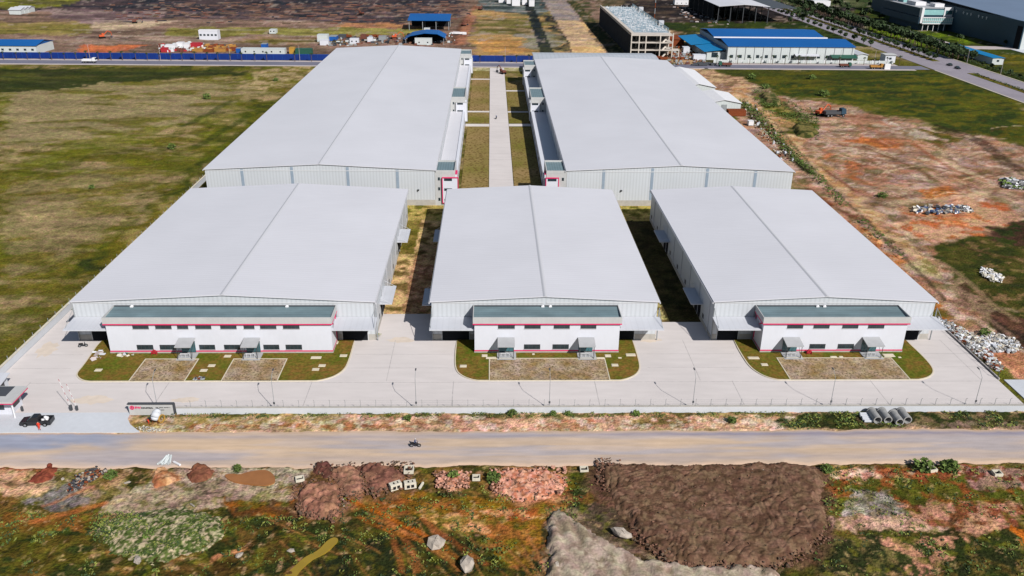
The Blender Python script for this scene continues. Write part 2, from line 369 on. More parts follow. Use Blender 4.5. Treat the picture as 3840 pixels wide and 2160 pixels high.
# right of the avenue
paint([(2160,-20),(3200,-20),(3200,420),(2576,260),(2380,150),(2150,30)], (62,76,34), (82,88,40), 10, (.45,.62), seed=65)
paint([(2150,70),(2330,145),(2400,150),(2240,60)], (104,124,34), (78,92,34), 8, seed=66)
paint([(2290,70),(2460,100),(2480,112),(2330,100)], (108,126,36), (76,92,38), 8, seed=67)
paint([(2440,135),(2700,135),(2700,200),(2500,170)], (108,98,36), (80,82,34), 8, seed=68)
paint([(1900,-10),(2240,-10),(2230,20),(2000,18)], (58,74,44), (92,96,70), 10, seed=69)
# right field
RF = [(1788,170),(2380,172),(2420,190),(2590,262),(2900,420),(2900,480),(2576,366),(2280,302),(2110,252),(1950,236),(1830,196)]
paint(RF, (88,90,30), (60,72,26), 5, (.42,.6), (2.5,1), seed=70)
paint(RF, (112,98,40), None, an=(4,.54,.68), a=.6, seed=170)
paint([(1800,172),(2200,176),(2300,200),(2000,215),(1850,200)], (96,92,34), (70,76,28), 8, (.45,.6), (3,1), a=.85, seed=71)
# red earth on the right
RE = [(1805,196),(1850,200),(1950,236),(2120,262),(2280,302),(2576,366),(3100,560),(3100,1100),(2576,962),(2540,955),(2345,770),(1990,452),(1780,240),(1700,190)]
paint(RE, (178,148,132), (150,118,104), 5, (.42,.6), (2.6,1), seed=72)
paint(RE, (112,84,72), None, an=(2.6,.56,.7), a=.6, seed=172)
paint(RE, (202,178,170), None, an=(3.4,.54,.66), a=.65, seed=173)
paint(RE, (158,132,134), None, an=(4.5,.55,.66), a=.6, seed=174)
paint(RE, (180,122,96), None, an=(5,.5,.66), a=.5, seed=73)
paint(RE, (96,92,52), None, an=(6,.6,.7), a=.6, seed=74)
paint([(1810,200),(1852,200),(1960,290),(2090,420),(2250,560),(2390,700),(2350,705),(2180,560),(2040,430),(1900,300)], (198,166,138), (184,140,106), 4, (.45,.6), seed=75)
paint([(1896,236),(1950,236),(2040,300),(2068,340),(2020,352),(1985,330),(1920,275)], (84,88,36), (150,134,84), 4, (.5,.62), seed=76)
paint([(1930,236),(1975,245),(2040,285),(2010,290)], (58,72,34), (84,86,40), 3, seed=77)
paint([(1975,320),(2030,312),(2068,335),(2050,352),(1990,345)], (44,54,24), (84,84,34), 3, seed=78)
paint([(2235,322),(2330,325),(2410,330),(2405,360),(2360,375),(2300,360)], (84,82,34), (124,100,60), 4, (.48,.6), seed=79)
paint([(2170,290),(2260,300),(2400,360),(2430,372),(2300,350),(2200,320)], (198,180,172), (166,132,116), 3, (.45,.58), a=.8, seed=80)
paint([(2080,280),(2290,300),(2240,320),(2130,312)], (172,124,104), (140,92,74), 4, (.45,.6), (3,1), a=.8, seed=81)
paint([(2130,352),(2290,350),(2270,374),(2200,378)], (196,122,80), (168,104,72), 4, seed=82)
paint([(2290,470),(2400,462),(2452,488),(2410,504),(2320,500)], (206,134,88), (190,118,74), 5, seed=83)
paint([(1880,330),(1950,400),(2010,470),(1990,480),(1920,420),(1860,330)], (160,120,104), (110,80,66), 1.6, (.45,.6), a=.9, seed=184)
paint([(2050,330),(2180,440),(2240,480),(2160,470),(2070,400)], (186,112,76), (140,96,70), 3, (.45,.6), a=.8, seed=84)
paint([(1900,320),(1990,430),(2080,500),(2170,590),(2090,580),(2010,470),(1880,330)], (182,142,118), (156,92,66), 3, (.45,.6), seed=85)
paint([(2110,545),(2180,575),(2250,635),(2300,690),(2380,790),(2350,770),(2290,715),(2180,620)], (172,112,76), (204,156,120), 3, (.5,.62), seed=86)
paint([(2290,700),(2370,745),(2430,850),(2440,880),(2380,830),(2345,770)], (162,104,60), (110,94,50), 3, (.48,.62), seed=87)
paint([(2335,640),(2380,700),(2390,715),(2330,700),(2250,655)], (178,160,130), (140,128,84), 3, (.45,.6), seed=88)
paint([(2340,620),(2420,585),(2576,560),(3000,640),(3000,1000),(2576,850),(2480,830),(2440,760),(2380,690)], (64,70,30), (84,80,42), 3, (.42,.62), seed=89)
paint([(2340,620),(2420,585),(2576,560),(3000,640),(3000,1000),(2576,850),(2480,830),(2440,760),(2380,690)], (150,118,92), None, an=(2.4,.58,.7), a=.6, seed=189)
paint([(2430,560),(2576,540),(2900,600),(2900,640),(2576,620),(2480,610)], (84,60,52), (58,66,32), 2, (.45,.6), seed=90)
paint([(2400,690),(2430,700),(2520,800),(2480,815),(2400,740)], (150,124,106), (96,72,60), 3, (.45,.6), seed=91)
paint([(2460,760),(2576,800),(2700,830),(2700,900),(2576,880),(2500,840)], (104,74,62), (62,50,44), 3, (.42,.6), seed=92)
paint([(2395,500),(2520,500),(2576,540),(2480,590),(2330,610),(2230,560),(2260,540)], (190,150,128), (180,106,74), 4, (.5,.64), seed=93)
paint([(2360,545),(2450,520),(2490,545),(2440,565),(2380,570)], (190,112,76), (206,140,106), 3, seed=94)
paint([(2450,850),(2576,880),(2800,950),(2800,1010),(2576,960),(2540,950)], (206,150,128), (190,130,108), 3, (.45,.6), seed=95)
for l, wd, c in (([(2330,308),(2400,330),(2460,345),(2500,375),(2540,410),(2600,440)], 2.4, (62,46,42)), ([(2320,314),(2400,338),(2450,350),(2490,382),(2530,416),(2600,452)], 1.4, (70,52,46)),
    ([(2100,290),(2200,296),(2330,308)], 1.5, (110,76,62)), ([(1925,280),(2000,370),(2090,470),(2200,575),(2320,690),(2420,800)], .9, (66,60,44)), ([(2040,400),(2110,450),(2180,500)], 1.0, (110,56,38)),
    ([(2200,520),(2300,505),(2450,492),(2500,470),(2420,420),(2330,380)], 2.4, (200,172,150)), ([(2500,470),(2576,500)], 2.4, (196,166,146)), ([(2100,520),(2250,560),(2330,620)], 1.3, (206,178,156)),
    ([(2250,330),(2400,430),(2530,470)], 1.6, (150,90,68)), ([(2100,340),(2300,420),(2380,470)], 1.4, (120,84,62)), ([(2470,790),(2520,770),(2576,790)], 1.0, (160,134,118)), ([(2440,760),(2500,810),(2576,870)], 1.0, (150,120,106)), ([(2340,640),(2420,690),(2500,770),(2600,830)], 1.1, (156,128,108)), ([(2380,600),(2480,640),(2600,650)], .9, (104,80,60)),
    ([(2080,430),(2300,500)], 1.2, (126,100,70)), ([(1990,440),(2120,540),(2230,570)], 1.6, (110,66,52))): brush(l, wd, c, .7)
for l in ([(1862,262),(1935,330),(2010,410),(2060,450)],): brush(l, 2.6, (46,58,30), .95, wob=1)
rs = random.Random(8)
for k in range(70):      # tyre tracks over the red ground
    x0_, y0_ = rs.uniform(2000,2480), rs.uniform(330,540)
    if y0_ > 250+(x0_-1900)*.0+rs.uniform(0,1)*0 and x0_ < 2000+(y0_-330)*.9: continue
    a_ = rs.uniform(-.5,.9); l_ = rs.uniform(50,170); c_ = rs.uniform(-25,25); dx, dy = math.cos(a_)*l_, math.sin(a_)*l_*.5
    for o_ in (0, 5): brush([(x0_,y0_+o_),(x0_+dx*.5+c_*.3,y0_+dy*.5+c_*.3+o_),(x0_+dx,y0_+dy+o_)], .55, rs.choice([(104,70,58),(124,84,68),(204,176,158)]), .55, wob=.3)
# verge between the front wall and the dirt road
paint([(-900,1030),(3400,1020),(3400,1100),(-900,1100)], (200,168,148), (164,140,112), 1.8, (.42,.6), seed=101)
paint([(860,1040),(1975,1036),(1960,1082),(850,1082)], (204,164,144), (176,132,112), 1.6, (.45,.6), (1.8,1), seed=102)
paint([(330,1042),(860,1042),(860,1082),(330,1084)], (180,152,122), (150,128,84), 1.8, (.45,.62), seed=103)
paint([(330,1036),(3000,1030),(3000,1043),(330,1049)], (74,80,34), (170,140,106), 1.6, (.5,.62), seed=104, a=.9)
paint([(480,1064),(1080,1062),(1000,1080),(480,1078)], (160,104,74), (192,150,120), 2, (.46,.6), a=.8, seed=105)
paint([(1370,1056),(1500,1050),(1500,1078),(1400,1080)], (176,112,86), (200,150,128), 1.6, a=.8, seed=106)
paint([(1600,1050),(1760,1052),(1700,1076),(1560,1076)], (120,106,62), (190,140,118), 1.4, (.5,.6), a=.8, seed=107)
paint([(1960,1034),(3300,1030),(3300,1080),(1960,1080)], (56,64,34), (128,108,86), 1.8, (.5,.64), seed=108)
paint([(2200,1060),(2700,1056),(2700,1076),(2240,1078)], (150,126,116), (90,84,56), 1.8, (.48,.62), a=.9, seed=109)
paint([(2000,1034),(2150,1034),(2190,1078),(1990,1076)], (54,62,32), (70,76,36), 1.5, a=.9, seed=110)
paint([(1150,1044),(1420,1040),(1420,1052),(1150,1056)], (92,88,48), (190,150,124), 1.6, (.5,.6), a=.8, seed=111)
# foreground
FG = [(-900,1164),(3400,1164),(3400,1700),(-900,1700)]
paint(FG, (84,80,38), (128,96,58), 2.2, (.45,.62), (1.6,1), seed=112)
paint(FG, (48,56,26), None, an=(3.2,.52,.66), a=.8, seed=113)
paint(FG, (176,138,112), None, an=(1.6,.62,.72), a=.7, seed=114)
paint([(-400,1186),(140,1182),(150,1230),(120,1245),(-400,1244)], (212,172,148), (190,146,120), 1.8, a=.95, seed=115)
paint([(-400,1172),(120,1172),(110,1188),(-400,1188)], (150,86,62), (170,110,84), 2, seed=116)
paint([(130,1170),(340,1172),(320,1240),(200,1275),(120,1240)], (168,142,126), (120,106,66), 2, (.48,.64), seed=117)
paint([(60,1255),(200,1205),(248,1200),(225,1262),(150,1290),(100,1280)], (146,136,142), (128,116,118), 2, seed=118)
paint([(255,1180),(330,1180),(320,1210),(260,1235),(200,1230)], (186,146,118), (140,110,70), 1.5, (.5,.6), a=.8, seed=119)
paint([(400,1172),(780,1172),(760,1222),(560,1228),(330,1260),(280,1250),(380,1200)], (178,162,150), (160,140,128), 2, seed=120)
paint([(290,1245),(380,1228),(560,1214),(700,1222),(860,1214),(830,1250),(740,1285),(560,1282),(420,1300),(300,1300),(240,1290)], (176,154,140), (160,136,124), 1.6, (.45,.6), seed=121)
paint([(380,1222),(560,1212),(760,1222),(760,1228),(560,1220),(390,1232)], (120,98,84), a=.8)
paint([(240,1290),(420,1290),(400,1330),(300,1320)], (188,150,118), (120,110,66), 1.6, (.5,.62), a=.8, seed=122)
paint([(560,1255),(740,1255),(760,1300),(640,1310),(560,1300)], (96,72,50), (150,92,48), 2, seed=123)
paint([(0,1290),(230,1290),(240,1440),(200,1449),(0,1449)], (96,84,40), (60,68,30), 2, (.42,.6), (2,1), seed=124)
paint([(0,1290),(220,1275),(240,1330),(0,1345)], (140,94,54), (96,86,42), 2, (.45,.62), (3,1), a=.8, seed=125)
paint([(870,1245),(1050,1225),(1150,1250),(1280,1255),(1420,1200),(1500,1220),(1400,1300),(1370,1440),(1310,1449),(1200,1340),(1000,1300),(880,1275)], (140,104,46), (160,104,62), 2.2, (.48,.62), (1.5,1), seed=126)
paint([(880,1250),(1000,1235),(1050,1250),(960,1290),(890,1280)], (160,98,56), (132,94,50), 1.8, seed=127)
paint([(1060,1275),(1200,1300),(1230,1340),(1120,1330),(1020,1290)], (206,152,116), (150,112,66), 1.2, (.46,.6), seed=128)
paint([(1180,1290),(1330,1270),(1380,1290),(1360,1310),(1230,1310)], (164,96,58), (200,146,112), 1.6, (.45,.6), seed=129)
paint([(1085,1186),(1160,1182),(1200,1200),(1170,1232),(1100,1222)], (212,156,134), (150,108,76), 1.2, (.5,.6), seed=130)
paint([(1235,1182),(1290,1172),(1420,1180),(1430,1220),(1400,1252),(1300,1268),(1235,1240)], (216,160,140), (188,116,88), 1.1, (.5,.62), seed=131)
paint([(1200,1166),(1500,1166),(1500,1180),(1200,1186)], (92,92,46), (150,112,70), 1.5, a=.8, seed=132)
paint([(1400,1225),(1500,1200),(1580,1290),(1560,1330),(1440,1290),(1410,1270)], (52,60,32), (110,74,48), 2, (.52,.64), seed=133)
paint([(1370,1290),(1390,1310),(1380,1449),(1330,1449)], (50,54,30), (128,82,50), 1.6, (.5,.62), seed=134)
paint([(850,1340),(1000,1310),(1240,1390),(1340,1430),(1340,1500),(700,1500)], (50,56,28), (84,78,38), 1.6, (.45,.6), seed=135)
paint([(590,1300),(860,1300),(850,1345),(700,1449),(400,1449),(480,1400)], (58,64,32), (96,76,42), 2, (.45,.6), seed=136)
paint([(480,1420),(620,1360),(650,1365),(520,1430)], (196,140,104), (120,86,48), 1.2, (.5,.62), a=.9, seed=137)
paint([(1500,1260),(1700,1300),(1640,1400),(1560,1400),(1450,1320)], (98,82,72), (84,68,60), 2, seed=138)
paint([(2060,1170),(2700,1166),(2700,1300),(2100,1300)], (92,92,42), (140,84,52), 1.8, (.46,.62), seed=139)
paint([(2075,1178),(2180,1172),(2210,1186),(2190,1202),(2100,1204)], (222,190,178), (190,140,122), 1.3, a=.95, seed=140)
paint([(2190,1172),(2460,1176),(2400,1205),(2200,1204)], (156,90,66), (206,170,156), 1.4, (.55,.66), seed=141)
paint([(2400,1172),(2600,1172),(2600,1230),(2440,1226)], (176,136,130), (126,74,62), 1.4, (.5,.62), seed=142)
paint([(2150,1232),(2230,1228),(2300,1300),(2270,1312),(2110,1300),(2120,1265)], (168,158,154), (138,126,118), 1.5, seed=143)
paint([(2080,1300),(2290,1294),(2400,1310),(2420,1332),(2300,1335),(2110,1338),(2075,1345)], (192,158,144), (176,142,124), 1.5, seed=144)
paint([(2240,1270),(2500,1255),(2576,1260),(2576,1330),(2420,1345),(2330,1310)], (190,140,124), (140,84,64), 1.6, (.5,.62), a=.9, seed=145)
paint([(2050,1350),(2240,1345),(2300,1449),(2040,1449)], (56,60,38), (112,100,66), 1.3, (.52,.64), seed=146)
paint([(2220,1350),(2440,1345),(2400,1449),(2280,1449)], (196,142,124), (70,74,44), 1.2, (.5,.6), seed=147)
paint([(2400,1360),(2700,1330),(2700,1500),(2350,1500)], (56,62,32), (104,90,52), 1.8, (.5,.62), seed=148)
paint([(2540,1330),(2600,1320),(2600,1370),(2550,1370)], (196,112,56), a=.9)
paint(FG, (186,156,122), None, an=(.9,.66,.76), a=.6, seed=211)
paint(FG, (44,52,26), None, an=(.8,.6,.72), a=.6, seed=212)
paint(FG, (112,108,46), None, an=(1.5,.58,.7), a=.6, seed=213)
paint([(-900,1040),(3400,1034),(3400,1082),(-900,1084)], (120,106,70), None, an=(.7,.62,.72), a=.5, seed=214)
paint([(300,1046),(2000,1042),(2000,1080),(300,1082)], (206,190,180), None, an=(1.4,.52,.64), a=.7, seed=215)
for pv_, c_, c2_ in (([(1470,1150),(1640,1158),(2060,1156),(2110,1200),(2120,1340),(2070,1420),(1960,1449),(1700,1449),(1600,1400),(1540,1310),(1470,1240)], (112,84,72), (96,74,60)), ([(715,1225),(770,1172),(1040,1160),(1070,1225),(960,1262),(900,1290),(850,1325),(740,1310)], (146,106,86), (118,90,62)),
    ([(460,1168),(545,1168),(550,1216),(460,1216)], (140,96,74), (170,140,118)), ([(360,1172),(460,1172),(460,1235),(370,1235)], (168,120,88), (178,152,132)), ([(1360,1270),(1450,1270),(1560,1360),(1700,1410),(1960,1430),(1900,1500),(1350,1500)], (140,122,106), (96,82,62)), ([(1075,1175),(1190,1178),(1190,1240),(1080,1240)], (190,136,110), (120,96,58)), ([(1215,1170),(1440,1168),(1440,1262),(1300,1285),(1220,1255)], (190,136,110), (140,100,66))):
    paint(pv_, c_, c2_, 1.2, (.46,.64), edge=2.2, seed=230)
for l, wd, c in (([(930,1250),(1010,1340),(1045,1400),(1050,1460)], .45, (150,96,60)), ([(905,1290),(1010,1330),(1120,1400),(1180,1449)], .4, (168,110,70)), ([(960,1255),(980,1330),(1005,1400),(1010,1460)], .42, (146,92,58)),
    ([(1030,1280),(1130,1360),(1280,1449)], .45, (140,84,54)), ([(870,1285),(960,1330),(1090,1370),(1200,1430)], .35, (150,92,50)), ([(840,1240),(930,1280),(1060,1340),(1160,1400)], .4, (170,96,48)),
    ([(0,1330),(200,1280),(300,1255)], .5, (176,110,70)), ([(60,1290),(190,1240),(260,1215)], .35, (170,120,96)), ([(560,1300),(650,1280),(760,1290)], .5, (110,70,42))): brush(l, wd*1.5, c, .95, wob=.25)
for k in range(26):      # tyre tracks over the foreground
    x0_, y0_ = rs.uniform(560,1340), rs.uniform(1270,1400); a_ = rs.uniform(.3,1.2); l_ = rs.uniform(80,260)
    for o_ in (0, 26): brush([(x0_+o_,y0_),(x0_+o_+math.cos(a_)*l_*.5+8,y0_+math.sin(a_)*l_*.5),(x0_+o_+math.cos(a_)*l_,y0_+math.sin(a_)*l_)], .28, rs.choice([(134,92,58),(92,70,44),(168,116,80)]), .55, wob=.2)
# site grounds under and round the warehouses
W = lambda x0,x1,y0,y1: [(x0,y0),(x1,y0),(x1,y1),(x0,y1)]
paint(W(-24,-10,160,240), (200,168,130), (120,100,64), 3, (.5,.64), wpts=True, raw=True, seed=150)
paint(W(-24,-19.5,200,236), (140,124,72), (110,100,48), 2, wpts=True, raw=True, seed=151)
paint(W(-19.2,-14,166,199), (150,112,88), (186,150,122), 1.2, (.45,.6), wpts=True, raw=True, seed=152)
paint(W(33,47,158,240), (182,166,124), (120,106,64), 1.6, (.5,.64), wpts=True, raw=True, seed=153)
paint(W(37.5,47,158,236), (84,76,52), (60,58,40), 3, wpts=True, raw=True, seed=154)  # dark strip: cast shadow of the front right warehouse painted into the ground
paint(W(-90,92,225.5,240), (176,156,100), (110,104,50), 3, (.5,.64), wpts=True, raw=True, seed=155)
paint(W(-92,-80,150,470), (104,98,44), (160,142,108), 4, (.5,.64), wpts=True, seed=156)
paint(W(-14,26,465,476), (186,176,150), (150,144,110), 3, wpts=True, raw=True, seed=157)
paint(W(50,70,497,560), (214,180,140), (196,160,122), 6, (.45,.6), wpts=True, raw=True, seed=160)
paint(W(51,69,556,690), (206,176,146), (178,150,132), 8, (.45,.6), wpts=True, raw=True, seed=161)
paint(W(50,70,690,860), (140,130,138), (160,144,140), 12, wpts=True, raw=True, seed=162)
paint(W(30,38,497,900), (44,50,56), (70,72,60), 6, (.5,.62), wpts=True, raw=True, seed=163)
paint(W(72,81,497,900), (66,70,46), (110,96,72), 3, (.5,.62), wpts=True, raw=True, seed=164)
paint(W(88,128,426,476), (192,160,134), (150,118,98), 3, wpts=True, seed=158)
# fine variety laid over every patch
fine = (fbm(gx/1.1, gy/1.1, 501, 3)-.5)*.5+(fbm(gx/4/(1+2*near), gy/4, 502, 3)-.5)*.7
far = np.clip((gy-490)/80, 0, 1); fine = fine+far*((fbm(gx/14, gy/8, 503, 5)-.5)*1.2)*np.where((gx > 47) & (gx < 75), .25, 1)
COLR = COLR*(1+fine)[:,None]
sp = far*sstep(fbm(gx/7, gy/9, 504, 3), .66, .76)*.5; COLR = COLR*(1-sp[:,None])+A((176,158,156))[None,:]*sp[:,None]
lum = COLR.mean(1, keepdims=True); COLR = np.clip(lum+(COLR-lum)*1.1, .004, 1)*(lum/.2)**.14
COLR = np.clip(COLR, .008, .9)
# relief
H = (NF(2.5,201)-.5)*.5+(NF(7,202)-.5)*.7
H = H*np.clip((115-gy)/4, .12, 1)
H = H+(NF(9,203)-.5)*.9*np.clip((gy-180)/60, 0, 1)
rough_r = ((gx > 97) | (gx < -93)) & (gy > 126); H = np.where(rough_r, H*1.3, H)
flat = ((gx > -93) & (gx < 98) & (gy > 109) & (gy < 508)) | ((gy > 109) & (gy < 121)) | ((gy > 468) & (gy < 512)) | ((gx > 240) & (gx < 290) & (gy > 380))
verge = (gy > 120.4) & (gy < 126) & (gx > -57)
fm = np.where(flat, 0., 1.); H = np.where(verge, (NF(1.5,204)-.45)*.5, H*fm)-.12
H = np.where((gy > 110.4) & (gy < 120.2), -.25, H)
verts = np.stack([gx, gy, H], 1).astype(np.float32)
ii = np.arange(NR*NC).reshape(NR, NC)
q = np.stack([ii[:-1,:-1], ii[:-1,1:], ii[1:,1:], ii[1:,:-1]], -1).reshape(-1, 4).astype(np.int32)
def np_mesh(name, verts, q, col, mat, smooth=True):
    me = bpy.data.meshes.new(name); me.vertices.add(len(verts)); me.vertices.foreach_set("co", verts.astype(np.float32).ravel())
    me.loops.add(q.size); me.loops.foreach_set("vertex_index", q.ravel().astype(np.int32))
    me.polygons.add(len(q)); me.polygons.foreach_set("loop_start", np.arange(len(q), dtype=np.int32)*4)
    me.update(calc_edges=True)
    if smooth: me.polygons.foreach_set("use_smooth", np.ones(len(q), bool))
    a = me.color_attributes.new("Col", 'FLOAT_COLOR', 'POINT')
    a.data.foreach_set("color", np.concatenate([np.clip(col, 0, 1), np.ones((len(col),1))], 1).astype(np.float32).ravel())
    me.materials.append(MATS[mat]); o = bpy.data.objects.new(name, me); COL.objects.link(o); return o
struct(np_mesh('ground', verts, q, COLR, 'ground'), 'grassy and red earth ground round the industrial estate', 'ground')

def heap(name, label, pv, h, c, c2, s=1., seed=1, fall=1.6, rough=.25, cell=.28, furrow=0, wpts=False, cat='soil heap', group=None, mat='soil', thr=(.4,.62), third=None, straight=None):
    """a heap of earth: closed outline, its height rising from the edge"""
    poly = chaikin(pv if wpts else [P(*q_) for q_ in pv], 2); p = np.array(poly)
    xs = np.arange(p[:,0].min()-1, p[:,0].max()+1, cell); ys = np.arange(p[:,1].min()-1, p[:,1].max()+1, cell)
    X, Y = np.meshgrid(xs, ys); n1 = fbm(X/2.2, Y/2.2, seed+300)-.5; n2 = fbm(X/2.2, Y/2.2, seed+310)-.5
    Xw, Yw = X+n1*2.0+(fbm(X/.8, Y/.8, seed+315)-.5)*1.1, Y+n2*2.0+(fbm(X/.8, Y/.8, seed+316)-.5)*1.1
    ins = inside(Xw.ravel(), Yw.ravel(), poly).reshape(X.shape); d = edist(Xw, Yw, poly)
    d = np.where(ins, d, -d)
    Z = h*sstep(d, -.1, fall)*(.75+.5*fbm(X/3, Y/3, seed+320))+np.where(d > 0, (fbm(X/.7, Y/.7, seed+330, 4)-.5)*rough*np.clip(d*2, 0, 1), 0)
    if furrow:
        if straight is None:
            a = fbm(X/8, Y/8, seed+340, 2)*40+X*.6; mk = sstep(fbm(X/3, Y/3, seed+345, 2), .42, .56)
            b2 = fbm(X/7, Y/7, seed+341, 2)*34-Y*.5+X*.3; mk2 = sstep(fbm(X/5, Y/5, seed+346, 2), .5, .62)
            Z = Z-furrow*np.clip(d, 0, 1)*((np.exp(-(np.sin(a*1.3)/.28)**2)*.9-.35)*mk+(np.exp(-(np.sin(b2)/.3)**2)-.35)*mk2*.8)
        else:
            a = X*math.cos(straight)+Y*math.sin(straight)+(fbm(X/8, Y/8, seed+340, 2)-.5)*5; Z = Z-furrow*np.clip(d, 0, 1)*(.5+.5*np.cos(a*2.3))**1.6
    Z = np.where(d > -.25, Z-.02, -.5); keep = d > -.6
    nr, nc = X.shape; vi = np.arange(nr*nc).reshape(nr, nc)
    qq = np.stack([vi[:-1,:-1], vi[:-1,1:], vi[1:,1:], vi[1:,:-1]], -1).reshape(-1, 4)
    qq = qq[keep.ravel()[qq].any(1)]
    f = sstep(fbm(X/s, Y/s, seed+350), *thr).ravel(); col = A(c)[None,:]*(1-f[:,None])+A(c2)[None,:]*f[:,None]
    if third is not None: g = sstep(fbm(X/s*1.3, Y/s*1.3, seed+360), .52, .62).ravel(); col = col*(1-g[:,None])+A(third)[None,:]*g[:,None]
    used, inv = np.unique(qq, return_inverse=True)
    o = np_mesh(name, np.stack([X.ravel(), Y.ravel(), Z.ravel()-.1], 1)[used], inv.reshape(-1, 4), col[used], mat)
    return tag(o, label, cat, group)
heap('soil_mound', 'broad brown churned soil mound with tyre furrows below the dirt road', [(1505,1158),(1545,1166),(1640,1170),(1800,1166),(1960,1166),(2060,1168),(2078,1200),(2050,1240),(2080,1300),(2082,1340),(2040,1390),(1960,1425),(1800,1430),(1690,1425),(1640,1380),(1590,1330),(1560,1280),(1515,1240)],
     .7, (112,86,70), (94,70,56), 1.1, 5, 1.4, .42, cell=.16, furrow=.2, third=(126,100,82))
heap('sand_pile', 'pale grey sand pile with smooth ridges at the bottom edge', [(1385,1292),(1405,1284),(1436,1292),(1440,1312),(1478,1330),(1500,1350),(1560,1380),(1640,1420),(1900,1425),(1960,1440),(1960,1500),(1378,1500),(1382,1380),(1380,1320)],
     .9, (172,154,140), (148,130,114), 1.6, 6, .8, .1, furrow=.4, straight=.35, third=(188,172,156))
heap('gravel_mound', 'green tufted sandy mound in the lower left', [(225,1330),(290,1300),(400,1280),(480,1275),(560,1292),(572,1320),(550,1360),(480,1395),(400,1418),(320,1408),(250,1375)],
     .7, (182,168,140), (90,104,54), .42, 7, 2.4, .5, cell=.17, thr=(.42,.56), third=(60,74,36))
heap('dirt_heap', 'wide rough brown dirt heap nearest the lower left puddle', [(745,1230),(790,1210),(830,1212),(870,1240),(872,1270),(850,1300),(815,1306),(770,1290),(740,1260)], 0.96, (168,122,102), (130,92,76), .8, 8, 1.4, 1.2, cell=.2, group='brown dirt heaps below the road')
heap('dirt_heap', 'dark reddish round dirt heap touching the road edge', [(788,1178),(800,1166),(830,1166),(838,1190),(832,1206),(800,1204)], 0.72, (110,70,62), (92,60,54), .8, 9, .8, 0.9, cell=.18, group='brown dirt heaps below the road')
heap('dirt_heap', 'light brown dirt heap between two darker heaps by the road', [(838,1180),(880,1170),(910,1190),(920,1230),(890,1254),(850,1240),(832,1210)], 0.72, (166,124,104), (136,98,82), .8, 10, 1, 1.0, cell=.2, group='brown dirt heaps below the road')
heap('dirt_heap', 'long brown dirt heap beside the hollow concrete blocks', [(900,1172),(940,1164),(990,1176),(1020,1200),(1010,1220),(970,1232),(930,1240),(912,1200)], 0.72, (142,100,84), (112,76,66), .8, 11, 1, 1.0, cell=.2, group='brown dirt heaps below the road')
heap('dirt_heap', 'small rust brown dirt heap beside the road, left of the orange puddle', [(476,1172),(500,1166),(530,1180),(532,1204),(505,1212),(478,1204)], .7, (140,90,72), (120,76,60), .7, 12, .8, .35, cell=.18, group='small heaps along the road edge')
heap('dirt_heap', 'sandy topped heap ringed with rust soil under the white pipes', [(378,1190),(400,1176),(430,1180),(445,1200),(430,1220),(395,1222)], 0.56, (206,160,124), (160,104,72), .9, 13, .8, 0.8, cell=.18, group='small heaps along the road edge')
heap('dirt_heap', 'dark red soil heap spilling onto the road at the far left', [(70,1208),(100,1186),(118,1160),(130,1160),(142,1182),(125,1205),(100,1216)], 0.4, (140,74,58), (120,62,50), .8, 14, .9, 0.7, cell=.18, group='small heaps along the road edge')
heap('rubble_heap', 'pink broken clay heap right of the square culvert opening', [(1238,1186),(1290,1176),(1410,1182),(1424,1216),(1390,1250),(1300,1262),(1240,1236)], .5, (216,160,140), (190,120,92), .6, 15, .8, .8, cell=.18, cat='rubble heap', group='pink clay heaps')
heap('rubble_heap', 'smaller pink broken clay heap between the two square culverts', [(1090,1190),(1130,1184),(1170,1196),(1180,1216),(1150,1232),(1105,1222)], .4, (212,156,134), (176,112,86), .6, 16, .7, .7, cell=.18, cat='rubble heap', group='pink clay heaps')
heap('dirt_heap', 'grassy earth heap left of the excavator on the red ground', [(1990,315),(2030,310),(2064,332),(2050,350),(2000,346)], 1.6, (58,66,32), (120,110,66), 2, 17, 2, .8, cell=.6, group='grown over heaps on the red ground')
heap('dirt_heap', 'grassy earth heap beside the tan track behind the right warehouse', [(1905,236),(1945,238),(1975,262),(1950,268),(1915,255)], 1.8, (64,74,38), (130,116,80), 2, 18, 2, .8, cell=.6, group='grown over heaps on the red ground')
# ------------------------------------------------------------------ roads, yard, lawns
def sheet(name, pts, z, mat, label, cat='ground', z0=None, kind=True):
    b = MB(); b.prism(pts, z-.06 if z0 is None else z0, z); o = b.build(name, mat)
    return struct(o, label, cat) if kind else o
R_ = lambda x0,x1,y0,y1: [(x0,y0),(x1,y0),(x1,y1),(x0,y1)]
# dirt road in front: its own painted strip
def road_strip(name, x0, x1, y0, y1, z, fn, label, nx, ny):
    xs = np.linspace(x0, x1, nx); ys = np.linspace(y0, y1, ny); X, Y = np.meshgrid(xs, ys)
    e0 = (fbm(X[0]/2.5, X[0]*0, 401)-.5)*1.3; e1 = (fbm(X[0]/2.5, X[0]*0, 402)-.5)*1.1
    T = (Y-y0)/(y1-y0); Yd = Y+np.clip(1-T*4, 0, 1)*e0[None,:]+np.clip(T*4-3, 0, 1)*e1[None,:]
    vi = np.arange(nx*ny).reshape(ny, nx); qq = np.stack([vi[:-1,:-1], vi[:-1,1:], vi[1:,1:], vi[1:,:-1]], -1).reshape(-1, 4)
    Z = np.full(X.shape, z)-.1*np.clip(1-T*14, 0, 1)-.1*np.clip(T*14-13, 0, 1)
    return struct(np_mesh(name, np.stack([X.ravel(), Yd.ravel(), Z.ravel()], 1), qq, fn(X.ravel(), Y.ravel(), T.ravel()), 'road_dirt'), label, 'road')
